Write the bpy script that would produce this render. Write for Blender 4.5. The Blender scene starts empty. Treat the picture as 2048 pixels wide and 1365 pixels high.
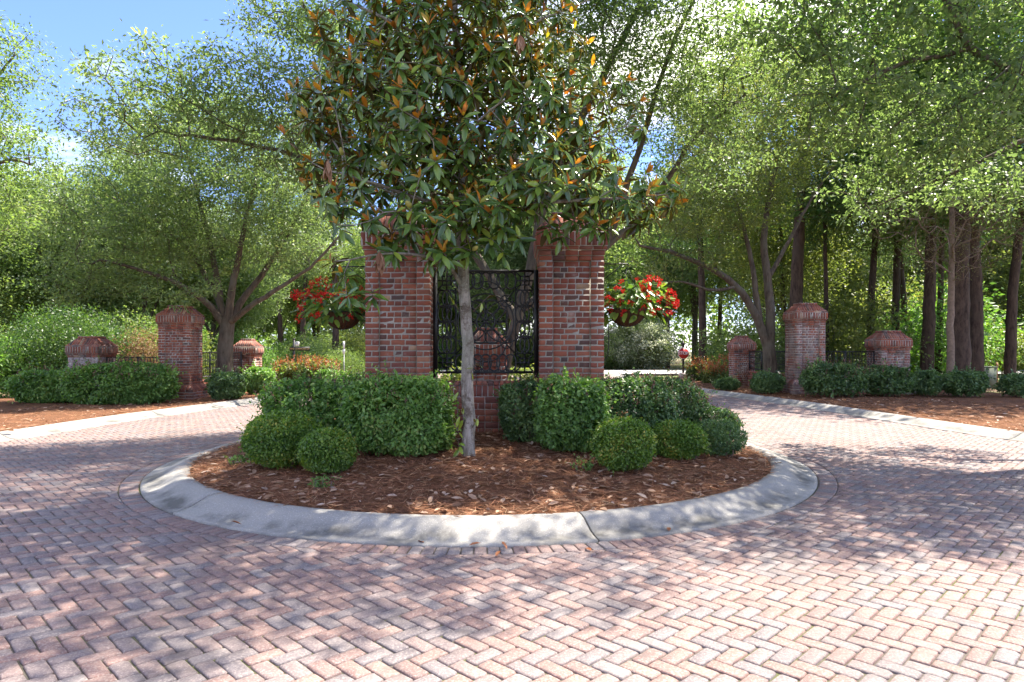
import bpy, bmesh, math, random
import numpy as np
from mathutils import Vector, Matrix, Euler

random.seed(5)
rng = np.random.default_rng(11)
C = bpy.context.scene.collection
S = bpy.context.scene
PI = math.pi

# ------------------------------------------------------------------ camera
F, HOR, CAMH = 1340.0, 699.0, 1.53          # focal length in photo pixels, horizon row, eye height
cam_d = bpy.data.cameras.new('camera')
cam = bpy.data.objects.new('camera', cam_d); C.objects.link(cam)
cam.location = (0, 0, CAMH); cam.rotation_euler = (PI / 2, 0, 0)
cam_d.sensor_width = 36; cam_d.lens = F / 2048 * 36
cam_d.shift_y = (HOR - 682.5) / 2048
cam_d.clip_start = 0.05; cam_d.clip_end = 900
S.camera = cam

# ------------------------------------------------------------------ light
SUN_DIR = Vector((0.36, 0.30, 0.88)).normalized()      # towards the sun
sun_d = bpy.data.lights.new('sun', 'SUN'); sun = bpy.data.objects.new('sun', sun_d); C.objects.link(sun)
sun_d.energy = 4.4; sun_d.angle = math.radians(0.55); sun_d.color = (1.0, 0.92, 0.79)
sun.rotation_euler = SUN_DIR.to_track_quat('Z', 'Y').to_euler()
W = bpy.data.worlds.new('World'); S.world = W; W.use_nodes = True
nt = W.node_tree; nt.nodes.clear()
out = nt.nodes.new('ShaderNodeOutputWorld'); bg = nt.nodes.new('ShaderNodeBackground')
sky = nt.nodes.new('ShaderNodeTexSky'); sky.sky_type = 'NISHITA'; sky.sun_disc = False
sky.sun_elevation = math.asin(SUN_DIR.z); sky.sun_rotation = math.atan2(SUN_DIR.x, SUN_DIR.y)
sky.dust_density = 0.4; sky.ozone_density = 3.5
tc = nt.nodes.new('ShaderNodeTexCoord'); mp = nt.nodes.new('ShaderNodeMapping')
mp.inputs['Scale'].default_value = (1.0, 1.0, 2.6); mp.inputs['Location'].default_value = (0.37, 0.1, 0.22)
nz = nt.nodes.new('ShaderNodeTexNoise'); nz.inputs['Scale'].default_value = 2.6; nz.inputs['Detail'].default_value = 9
nz.inputs['Roughness'].default_value = 0.55
rp = nt.nodes.new('ShaderNodeValToRGB'); rp.color_ramp.elements[0].position = 0.48; rp.color_ramp.elements[1].position = 0.66
mx = nt.nodes.new('ShaderNodeMix'); mx.data_type = 'RGBA'
nt.links.new(tc.outputs['Generated'], mp.inputs['Vector']); nt.links.new(mp.outputs[0], nz.inputs['Vector'])
nt.links.new(nz.outputs['Fac'], rp.inputs['Fac']); nt.links.new(rp.outputs[0], mx.inputs[0])
tn = nt.nodes.new('ShaderNodeMix'); tn.data_type = 'RGBA'; tn.blend_type = 'MULTIPLY'; tn.inputs[0].default_value = 1.0
tn.inputs[7].default_value = (0.58, 0.61, 0.86, 1); nt.links.new(sky.outputs[0], tn.inputs[6]); nt.links.new(tn.outputs[2], mx.inputs[6]); mx.inputs[7].default_value = (8.6, 8.3, 7.7, 1)
nt.links.new(mx.outputs[2], bg.inputs['Color']); bg.inputs['Strength'].default_value = 0.11
nt.links.new(bg.outputs[0], out.inputs['Surface'])
S.view_settings.view_transform = 'Standard'; S.view_settings.look = 'None'
S.view_settings.exposure = 2.0; S.view_settings.gamma = 1.0; S.view_settings.use_curve_mapping = False
S.render.engine = 'CYCLES'
cy = S.cycles
cy.max_bounces = 7; cy.diffuse_bounces = 4; cy.glossy_bounces = 2; cy.transmission_bounces = 5; cy.transparent_max_bounces = 4
cy.use_denoising = True; cy.use_adaptive_sampling = True; cy.adaptive_threshold = 0.015
cy.sample_clamp_indirect = 6; cy.caustics_reflective = False; cy.caustics_refractive = False

# ------------------------------------------------------------------ helpers
def P(px, py, d):
    """point seen at photo pixel (px, py), d metres away along the view axis"""
    return np.array(((px - 1024) / F * d, d, CAMH + (HOR - py) / F * d))

def nrm(v):
    return v / np.maximum(np.linalg.norm(v, axis=-1, keepdims=True), 1e-9)

def make_mesh(name, V, faces, mat=None, attrs=None, smooth=False):
    """faces: list of (M,k) int arrays"""
    me = bpy.data.meshes.new(name)
    V = np.asarray(V, dtype=np.float32)
    faces = [np.asarray(f, dtype=np.int32) for f in faces if len(f)]
    loops = np.concatenate([f.ravel() for f in faces])
    tot = np.concatenate([np.full(len(f), f.shape[1], dtype=np.int32) for f in faces])
    st = np.concatenate([[0], np.cumsum(tot)[:-1]]).astype(np.int32)
    me.vertices.add(len(V)); me.vertices.foreach_set('co', V.ravel())
    me.loops.add(len(loops)); me.loops.foreach_set('vertex_index', loops)
    me.polygons.add(len(tot)); me.polygons.foreach_set('loop_start', st)
    if smooth:
        me.polygons.foreach_set('use_smooth', np.ones(len(tot), dtype=bool))
    me.update(calc_edges=True)
    for k, a in (attrs or {}).items():
        at = me.attributes.new(k, 'FLOAT', 'POINT'); at.data.foreach_set('value', np.asarray(a, dtype=np.float32))
    if mat: me.materials.append(mat)
    return me

def link(name, data, parent=None, loc=None, rot=None, scale=None):
    o = bpy.data.objects.new(name, data); C.objects.link(o)
    if parent is not None: o.parent = parent
    if loc is not None: o.location = loc
    if rot is not None: o.rotation_euler = rot
    if scale is not None: o.scale = scale
    return o

def tag(o, label, cat, group=None, kind='thing'):
    o['label'] = label; o['category'] = cat; o['kind'] = kind
    if group: o['group'] = group
    return o

def thing(name, label, cat, loc=(0, 0, 0), rotz=0.0, group=None):
    o = link(name, None, None, loc, (0, 0, rotz)); o.empty_display_size = 0.1
    return tag(o, label, cat, group)

def structure(name, me):
    o = link(name, me); o['kind'] = 'structure'; return o

def copy_tree(o, parent=None):
    c = o.copy(); C.objects.link(c); c.parent = parent
    for ch in o.children: copy_tree(ch, c)
    return c

class MB:
    """collects shapes, builds ONE mesh"""
    def __init__(s): s.V = []; s.F = {}; s.n = 0
    def add(s, V, faces):
        V = np.asarray(V, dtype=float)
        for f in faces:
            f = np.asarray(f, dtype=int)
            s.F.setdefault(f.shape[1], []).append(f + s.n)
        s.V.append(V); s.n += len(V)
    def box(s, c, size, R=None):
        h = np.array(size) / 2
        v = np.array([[x, y, z] for z in (-1, 1) for y in (-1, 1) for x in (-1, 1)]) * h
        if R is not None: v = v @ np.array(R).T
        s.add(v + np.array(c), [BOXF])
    def tube(s, pts, rad, sides=6, cap=True, flat=1.0):
        V, Q, T = tube_geo(np.asarray(pts, float), rad, sides, cap)
        s.add(V, [Q] + ([T] if T is not None else []))
    def lathe(s, prof, c, n=24):
        prof = np.array(prof, float); a = np.linspace(0, 2 * PI, n, endpoint=False)
        V = np.concatenate([np.stack([r * np.cos(a), r * np.sin(a), np.full(n, z)], 1) for r, z in prof]) + np.array(c)
        i = np.arange(n); j = (i + 1) % n
        Q = np.concatenate([np.stack([k * n + i, k * n + j, (k + 1) * n + j, (k + 1) * n + i], 1) for k in range(len(prof) - 1)])
        s.add(V, [Q])
    def mesh(s, name, mat=None, smooth=False):
        return make_mesh(name, np.concatenate(s.V), [np.concatenate(v) for v in s.F.values()], mat, None, smooth)
    def build(s, name, mat, parent=None, smooth=False):
        return link(name, s.mesh(name, mat, smooth), parent)

BOXF = np.array([[0, 2, 3, 1], [4, 5, 7, 6], [0, 1, 5, 4], [2, 6, 7, 3], [0, 4, 6, 2], [1, 3, 7, 5]])

def tube_geo(p, rad, sides=6, cap=True, closed=False):
    n = len(p); rad = np.broadcast_to(np.asarray(rad, float), (n,))
    t = np.zeros_like(p)
    if closed:
        t = nrm(np.roll(p, -1, 0) - np.roll(p, 1, 0))
    else:
        t[1:-1] = p[2:] - p[:-2]; t[0] = p[1] - p[0]; t[-1] = p[-1] - p[-2]; t = nrm(t)
    u = np.cross(t[0], [0, 0, 1.0] if abs(t[0][2]) < 0.9 else [0, 1.0, 0]); u = u / np.linalg.norm(u)
    U = np.zeros_like(p)
    for i in range(n):
        u = u - t[i] * np.dot(u, t[i]); u = u / max(np.linalg.norm(u), 1e-9); U[i] = u
    B = np.cross(t, U)
    a = np.linspace(0, 2 * PI, sides, endpoint=False)
    V = (p[:, None] + rad[:, None, None] * (np.cos(a)[None, :, None] * U[:, None] + np.sin(a)[None, :, None] * B[:, None])).reshape(-1, 3)
    i = np.arange(sides); j = (i + 1) % sides
    ks = np.arange(n if closed else n - 1)
    nx = (ks + 1) % n
    Q = np.stack([ks[:, None] * sides + i, ks[:, None] * sides + j, nx[:, None] * sides + j, nx[:, None] * sides + i], -1).reshape(-1, 4)
    T = None
    if cap and not closed and sides > 2:
        T = np.concatenate([np.stack([np.zeros(sides - 2, int), np.arange(2, sides), np.arange(1, sides - 1)], 1),
                            np.stack([np.zeros(sides - 2, int), np.arange(1, sides - 1), np.arange(2, sides)], 1) + (n - 1) * sides])
    return V, Q, T

# ------------------------------------------------------------------ materials
def new_mat(name):
    m = bpy.data.materials.new(name); m.use_nodes = True
    t = m.node_tree; t.nodes.clear()
    o = t.nodes.new('ShaderNodeOutputMaterial')
    b = t.nodes.new('ShaderNodeBsdfPrincipled'); t.links.new(b.outputs[0], o.inputs['Surface'])
    return m, t, b, o

def N(t, kind, **kw):
    n = t.nodes.new(kind)
    for k, v in kw.items():
        if k in n.inputs: n.inputs[k].default_value = v
        else: setattr(n, k, v)
    return n

def ramp(t, fac, stops, const=False):
    r = t.nodes.new('ShaderNodeValToRGB'); e = r.color_ramp.elements
    if const: r.color_ramp.interpolation = 'CONSTANT'
    while len(e) < len(stops): e.new(0.5)
    for i, (p, c) in enumerate(stops):
        e[i].position = p; e[i].color = (*c, 1) if len(c) == 3 else c
    t.links.new(fac, r.inputs['Fac']); return r.outputs[0]

def mix(t, fac, a, b, mode='MIX'):
    m = t.nodes.new('ShaderNodeMix'); m.data_type = 'RGBA'; m.blend_type = mode
    for sock, v in ((m.inputs[0], fac), (m.inputs[6], a), (m.inputs[7], b)):
        if hasattr(v, 'is_output') or isinstance(v, bpy.types.NodeSocket): t.links.new(v, sock)
        elif isinstance(v, (tuple, list)): sock.default_value = (*v, 1) if len(v) == 3 else v
        else: sock.default_value = v
    return m.outputs[2]

def math_(t, op, a, b=0.0):
    m = t.nodes.new('ShaderNodeMath'); m.operation = op
    for i, v in enumerate((a, b)):
        if isinstance(v, bpy.types.NodeSocket): t.links.new(v, m.inputs[i])
        else: m.inputs[i].default_value = v
    return m.outputs[0]

def noise(t, scale, detail=4, rough=0.55, vec=None, out='Fac'):
    n = N(t, 'ShaderNodeTexNoise', Scale=scale, Detail=detail, Roughness=rough)
    if vec is not None: t.links.new(vec, n.inputs['Vector'])
    return n.outputs[out]

def objcoord(t): return t.nodes.new('ShaderNodeTexCoord').outputs['Object']
def geopos(t): return t.nodes.new('ShaderNodeNewGeometry').outputs['Position']

def bump(t, b, h, strength=0.4, dist=0.01):
    n = N(t, 'ShaderNodeBump', Strength=strength, Distance=dist)
    t.links.new(h, n.inputs['Height']); t.links.new(n.outputs[0], b.inputs['Normal'])

def rnd_value(t):
    """random per mesh island + per object"""
    g = t.nodes.new('ShaderNodeNewGeometry'); oi = t.nodes.new('ShaderNodeObjectInfo')
    return math_(t, 'FRACT', math_(t, 'ADD', g.outputs['Random Per Island'], oi.outputs['Random']))

GAIN = {'oak_leaf': 1.75, 'bright_leaf': 1.35, 'dark_leaf': 1.6, 'yellow_green_leaf': 1.3, 'hedge_leaf': 2.0, 'dark_hedge_leaf': 2.05, 'boxwood_leaf': 1.75, 'magnolia_leaf': 1.9, 'begonia_leaf': 1.35, 'pine_straw': 1.75, 'dry_leaf': 1.3, 'red_tip_leaf': .8}
def leaf_mat(name, stops, trans, tf=0.42, rough=0.42, spec=0.45, back=None):
    m, t, b, o = new_mat(name)
    a = N(t, 'ShaderNodeAttribute', attribute_name='tint')
    gain_ = GAIN.get(name, 1.0); stops = [(p, tuple(min(.6, v * gain_) for v in c_)) for p, c_ in stops]
    col = ramp(t, a.outputs['Fac'], stops)
    if back is not None:
        g = t.nodes.new('ShaderNodeNewGeometry')
        col = mix(t, g.outputs['Backfacing'], col, back)
    t.links.new(col, b.inputs['Base Color'])
    b.inputs['Roughness'].default_value = rough; b.inputs['Specular IOR Level'].default_value = spec
    tr = t.nodes.new('ShaderNodeBsdfTranslucent')
    t.links.new(mix(t, 1.0, col, trans, 'MULTIPLY'), tr.inputs['Color'])
    ms = t.nodes.new('ShaderNodeMixShader'); ms.inputs[0].default_value = tf
    t.links.new(b.outputs[0], ms.inputs[1]); t.links.new(tr.outputs[0], ms.inputs[2])
    t.links.new(ms.outputs[0], o.inputs['Surface'])
    return m

def plain_mat(name, col, rough=0.6, metal=0.0, var=0.15, scale=8):
    m, t, b, o = new_mat(name)
    f = noise(t, scale, 5, 0.6, objcoord(t))
    c0 = tuple(c * (1 - var) for c in col); c1 = tuple(min(1, c * (1 + var)) for c in col)
    t.links.new(ramp(t, f, [(0.3, c0), (0.7, c1)]), b.inputs['Base Color'])
    b.inputs['Roughness'].default_value = rough; b.inputs['Metallic'].default_value = metal
    return m

def bark_mat(name, c0, c1, c2, scale=10, bstr=0.8, blotch=False):
    m, t, b, o = new_mat(name)
    mpn = N(t, 'ShaderNodeMapping'); mpn.inputs['Scale'].default_value = (1, 1, 0.22)
    t.links.new(objcoord(t), mpn.inputs['Vector'])
    f = noise(t, scale, 6, 0.65, mpn.outputs[0]); g = noise(t, 1.7, 3, 0.6, objcoord(t))
    col = ramp(t, f, [(0.32, c0), (0.62, c1)])
    t.links.new(mix(t, ramp(t, g, [(0.45, (0, 0, 0)), (0.7, (1, 1, 1))]), col, c2), b.inputs['Base Color'])
    b.inputs['Roughness'].default_value = 0.9; b.inputs['Specular IOR Level'].default_value = 0.2
    if blotch:
        h = noise(t, 9, 5, 0.7, objcoord(t)); k = noise(t, 60, 3, 0.6, objcoord(t))
        c1_ = mix(t, ramp(t, h, [(0.50, (0, 0, 0)), (0.60, (.85, .85, .85))]), b.inputs['Base Color'].links[0].from_socket, (0.10, 0.075, 0.055))
        c1_ = mix(t, ramp(t, k, [(0.60, (0, 0, 0)), (0.68, (.7, .7, .7))]), c1_, (0.42, 0.41, 0.36))
        t.links.new(c1_, b.inputs['Base Color'])
    bump(t, b, f, bstr, 0.03)
    return m

def brick_mat(name, weather, stain=(0.50, 0.46, 0.42)):
    m, t, b, o = new_mat(name)
    r = rnd_value(t)
    col = ramp(t, r, [(0.0, (0.30, 0.080, 0.042)), (0.24, (0.23, 0.060, 0.036)), (0.47, (0.33, 0.098, 0.052)), (0.64, (0.19, 0.052, 0.036)),
                      (0.78, (0.27, 0.098, 0.062)), (0.88, (0.11, 0.050, 0.040)), (0.94, (0.070, 0.042, 0.040)), (0.97, (0.38, 0.16, 0.09)), (0.988, (0.46, 0.29, 0.18))], True)
    pos = geopos(t)
    f = noise(t, 34, 6, 0.7, pos)
    col = mix(t, ramp(t, f, [(0.35, (0, 0, 0)), (0.8, (0.55, 0.55, 0.55))]), col, tuple(0.45 * c for c in (0.4, 0.2, 0.15)))
    g = noise(t, 3.1, 6, 0.68, pos)
    lo = 0.66 - 0.34 * weather
    col = mix(t, ramp(t, g, [(lo, (0, 0, 0)), (lo + 0.2, (0.75, 0.75, 0.75))]), col, stain)
    d = noise(t, 1.3, 5, 0.65, pos)
    col = mix(t, ramp(t, d, [(0.5, (0, 0, 0)), (0.75, (0.6, 0.6, 0.6))]), col, (0.055, 0.045, 0.04))
    t.links.new(col, b.inputs['Base Color']); b.inputs['Roughness'].default_value = 0.85
    bump(t, b, f, 0.5, 0.006)
    return m

def mortar_mat(name, col):
    m, t, b, o = new_mat(name)
    f = noise(t, 40, 4, 0.7, geopos(t)); g = noise(t, 2.0, 4, 0.6, geopos(t))
    c = ramp(t, f, [(0.3, tuple(c * .75 for c in col)), (0.7, col)])
    t.links.new(mix(t, ramp(t, g, [(0.45, (0, 0, 0)), (0.75, (.7, .7, .7))]), c, (0.11, 0.095, 0.085)), b.inputs['Base Color'])
    b.inputs['Roughness'].default_value = 0.95; bump(t, b, f, 0.6, 0.004)
    return m

M = {}
M['brick'] = brick_mat('old_red_brick', 0.18)
M['brick_cap'] = brick_mat('weathered_cap_brick', 0.48, (0.27, 0.21, 0.185))
M['brick_weathered'] = brick_mat('weathered_brick', 0.78, (0.27, 0.235, 0.225))
M['brick_aged'] = brick_mat('aged_brick', 0.45, (0.27, 0.20, 0.17))
M['brick_pale'] = brick_mat('pale_washed_brick', 0.95, (0.50, 0.47, 0.47))
M['mortar'] = mortar_mat('mortar', (0.44, 0.40, 0.35))
M['iron'] = plain_mat('black_iron', (0.012, 0.012, 0.013), 0.45, 0.0, 0.3, 30)
M['bark_oak'] = bark_mat('oak_bark', (0.040, 0.030, 0.023), (0.135, 0.105, 0.080), (0.12, 0.11, 0.085), 12)
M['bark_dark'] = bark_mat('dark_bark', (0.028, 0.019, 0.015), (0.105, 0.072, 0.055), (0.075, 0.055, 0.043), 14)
M['bark_magnolia'] = bark_mat('magnolia_bark', (0.13, 0.11, 0.088), (0.36, 0.325, 0.28), (0.17, 0.175, 0.12), 22, 0.5, True)
M['twig'] = plain_mat('twig_bark', (0.14, 0.105, 0.08), 0.9, 0, 0.3, 12)

GREEN = [(0.0, (0.022, 0.050, 0.014)), (0.45, (0.048, 0.095, 0.026)), (0.8, (0.085, 0.14, 0.035)), (1.0, (0.14, 0.17, 0.04))]
M['leaf_oak'] = leaf_mat('oak_leaf', [(0, (0.038, 0.058, 0.024)), (0.5, (0.068, 0.102, 0.042)), (0.85, (0.108, 0.145, 0.062)), (1, (0.165, 0.18, 0.08))], (1.9, 1.95, 1.1), 0.48, 0.4)
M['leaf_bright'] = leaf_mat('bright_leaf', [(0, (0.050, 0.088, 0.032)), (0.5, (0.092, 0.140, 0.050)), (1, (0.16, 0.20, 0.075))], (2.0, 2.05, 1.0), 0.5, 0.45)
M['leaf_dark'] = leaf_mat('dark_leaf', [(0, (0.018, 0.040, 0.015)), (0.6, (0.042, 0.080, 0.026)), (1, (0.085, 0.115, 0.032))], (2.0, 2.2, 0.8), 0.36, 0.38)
M['leaf_yellow'] = leaf_mat('yellow_green_leaf', [(0, (0.050, 0.078, 0.026)), (0.6, (0.100, 0.132, 0.042)), (1, (0.175, 0.185, 0.06))], (2.0, 1.95, .9), 0.5, 0.45)
M['leaf_pine'] = leaf_mat('pine_needles', [(0, (0.03, 0.05, 0.015)), (1, (0.10, 0.11, 0.035))], (1.6, 1.7, 0.8), 0.3, 0.5)
M['leaf_hedge'] = leaf_mat('hedge_leaf', [(0, (0.030, 0.062, 0.018)), (0.5, (0.064, 0.120, 0.030)), (0.9, (0.105, 0.175, 0.045)), (1, (0.16, 0.19, 0.06))], (1.7, 1.9, 0.7), 0.34, 0.42, 0.4)
M['leaf_hedge_dark'] = leaf_mat('dark_hedge_leaf', [(0, (0.022, 0.042, 0.018)), (0.6, (0.048, 0.086, 0.030)), (1, (0.09, 0.13, 0.045))], (1.6, 1.9, 0.8), 0.28, 0.4, 0.42)
M['leaf_box'] = leaf_mat('boxwood_leaf', [(0, (0.030, 0.064, 0.012)), (0.5, (0.066, 0.122, 0.020)), (0.85, (0.115, 0.165, 0.028)), (1, (0.22, 0.19, 0.04))], (1.7, 1.9, 0.6), 0.34, 0.38, 0.45)
M['leaf_plum'] = leaf_mat('plum_new_leaf', [(0, (0.10, 0.05, 0.05)), (0.6, (0.19, 0.11, 0.09)), (1, (0.28, 0.17, 0.13))], (1.6, 1.3, 1.0), 0.35, 0.5)
M['leaf_redtip'] = leaf_mat('red_tip_leaf', [(0, (0.30, 0.09, 0.045)), (0.6, (0.42, 0.16, 0.07)), (1, (0.45, 0.26, 0.08))], (1.6, 1.3, 0.9), 0.4, 0.4)
M['leaf_brown'] = leaf_mat('dry_leaf', [(0, (0.12, 0.055, 0.028)), (0.5, (0.25, 0.145, 0.085)), (0.85, (0.38, 0.26, 0.18)), (1, (0.44, 0.36, 0.29))], (1.2, 1.0, 0.8), 0.2, 0.7, 0.25)
M['bush_brown'] = leaf_mat('dry_bush_leaf', [(0, (0.10, 0.055, 0.03)), (0.5, (0.22, 0.14, 0.08)), (0.8, (0.30, 0.22, 0.12)), (1, (0.14, 0.18, 0.05))], (1.4, 1.2, 0.9), 0.35, 0.7, 0.25)
M['straw'] = leaf_mat('pine_straw', [(0, (0.07, 0.030, 0.016)), (0.5, (0.18, 0.075, 0.038)), (0.85, (0.28, 0.13, 0.07)), (1, (0.40, 0.24, 0.14))], (1.2, 1.0, 0.8), 0.1, 0.7, 0.25)
M['leaf_brownish'] = leaf_mat('half_dry_needles', [(0, (0.09, 0.075, 0.035)), (0.5, (0.13, 0.12, 0.05)), (1, (0.14, 0.17, 0.06))], (1.6, 1.5, 1.0), .35, .6)
M['leaf_pale'] = leaf_mat('pale_flowering_leaf', [(0, (0.10, 0.16, 0.06)), (0.5, (0.20, 0.25, 0.13)), (0.8, (0.45, 0.47, 0.38)), (1, (0.62, 0.62, 0.55))], (1.4, 1.4, 1.1), .4, .5)
M['twig_bare'] = plain_mat('bare_brown_twig', (0.20, 0.145, 0.105), 0.9, 0, 0.3, 12)
M['leaf_magnolia'] = leaf_mat('magnolia_leaf', [(0, (0.022, 0.046, 0.013)), (0.5, (0.050, 0.094, 0.020)), (0.8, (0.100, 0.155, 0.028)), (1, (0.17, 0.21, 0.03))],
                              (2.6, 2.4, 0.5), 0.24, 0.2, 0.6, (0.070, 0.060, 0.022))
M['leaf_magnolia_new'] = leaf_mat('rust_new_magnolia_leaf', [(0, (0.34, 0.12, 0.018)), (0.45, (0.46, 0.20, 0.024)), (0.75, (0.46, 0.29, 0.035)), (1, (0.28, 0.32, 0.04))], (1.6, 1.3, 0.6), 0.38, 0.4, 0.4)
M['cone'] = plain_mat('green_seed_cone', (0.30, 0.27, 0.06), 0.7, 0, 0.3, 60)

# ------------------------------------------------------------------ the ground plan
ICX, ICY, IR = -0.37, 9.41, 4.245          # front circle of the island
def island_outline():
    pts = []
    for a in np.linspace(0, -PI, 90): pts.append((ICX + IR * math.cos(a), ICY + IR * math.sin(a)))
    def hw(y):
        u = (y - ICY) / 17.0
        return IR * (1 - 0.62 * (3 * u * u - 2 * u ** 3)) if u < 1 else IR * 0.38
    ys = np.linspace(ICY + 0.4, 26, 40)
    left = [(ICX - hw(y), y) for y in ys]
    endr = hw(26)
    cap = [(ICX - endr * math.cos(a), 26 + endr * math.sin(a)) for a in np.linspace(0.15, PI - 0.15, 14)]
    right = [(ICX + hw(y), y) for y in ys[::-1]]
    p = np.array(pts + left + cap + right)
    return resample(p, 0.1, True)

def resample(p, step, closed=False):
    q = np.vstack([p, p[:1]]) if closed else p
    s = np.concatenate([[0], np.cumsum(np.linalg.norm(np.diff(q, axis=0), axis=1))])
    n = int(round(s[-1] / step)); u = np.linspace(0, s[-1], n + (0 if closed else 1), endpoint=not closed)
    return np.stack([np.interp(u, s, q[:, k]) for k in range(q.shape[1])], 1)

OUT = island_outline()                     # clockwise seen from above, first point at the right
def inward_normals(p, closed=True):
    t = np.roll(p, -1, 0) - np.roll(p, 1, 0)
    if not closed: t[0] = p[1] - p[0]; t[-1] = p[-1] - p[-2]
    t = nrm(t); return np.stack([-t[:, 1], t[:, 0]], 1)
ON = inward_normals(OUT)
cc = np.array([ICX, ICY])
if np.dot(ON[40], cc - OUT[40]) < 0: ON = -ON
for _ in range(6): ON = nrm(ON + np.roll(ON, 1, 0) + np.roll(ON, -1, 0))

def sd_island(q):
    """signed distance to the island outline (positive inside); q (n,2)"""
    q = np.atleast_2d(q); best = np.empty(len(q))
    for i in range(0, len(q), 4000):
        d = q[i:i + 4000, None] - OUT[None]
        dd = (d ** 2).sum(-1); k = dd.argmin(1)
        best[i:i + 4000] = (d[np.arange(len(k)), k] * ON[k]).sum(1)
    return best

LK = resample(np.array([(-17, 3.5), (-12.6, 6.2), (-9.6, 8.6), (-8.3, 10.7), (-8.15, 14.0), (-7.15, 18.8), (-6.2, 24), (-5.6, 31), (-5.6, 42)]), 0.25)
RK = resample(np.array([(17, 3.5), (12.6, 6.2), (9.6, 8.6), (8.3, 10.7), (7.95, 13.6), (7.6, 17.7), (6.5, 23.8), (5.7, 31), (5.6, 42)]), 0.25)
def smooth_path(p, it=25):
    for _ in range(it): p[1:-1] = (p[:-2] + 2 * p[1:-1] + p[2:]) / 4
    return p
LK = smooth_path(LK); RK = smooth_path(RK)
LN = inward_normals(LK, False); RN = inward_normals(RK, False)      # LN points left of travel = away from the road on the left
if LN[60][0] > 0: LN = -LN
if RN[60][0] < 0: RN = -RN
def side_dist(q, K, KN):
    q = np.atleast_2d(q); best = np.empty(len(q))
    for i in range(0, len(q), 4000):
        d = q[i:i + 4000, None] - K[None]
        k = (d ** 2).sum(-1).argmin(1)
        best[i:i + 4000] = (d[np.arange(len(k)), k] * KN[k]).sum(1)
    return best

def ground_h(x, y):
    q = np.array([[x, y]])
    s = sd_island(q)[0]
    if s > 0.45: return island_h(s)
    l = side_dist(q, LK, LN)[0]
    if l > 0.4: return bed_h(l, -1)
    r = side_dist(q, RK, RN)[0]
    if r > 0.4: return bed_h(r, 1)
    return 0.012
def island_h(s): return 0.125 + 0.245 * min(1, max(0, (s - 0.5) / 3.6)) ** 0.9
def bed_h(d, side):
    top = 0.17 if side > 0 else 0.06
    if d < 2.5: return 0.12 + (top - 0.12) * max(0, (d - 0.45) / 2.05)
    return top - 0.010 * (d - 2.5)
def on_ground(px, py):
    """where the ray through photo pixel (px, py) meets the ground"""
    h = 0.1
    for _ in range(12):
        d = (CAMH - h) * F / (py - HOR); p = P(px, py, d); h = 0.5 * h + 0.5 * ground_h(p[0], p[1])
    return p[0], p[1], ground_h(p[0], p[1])

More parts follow.
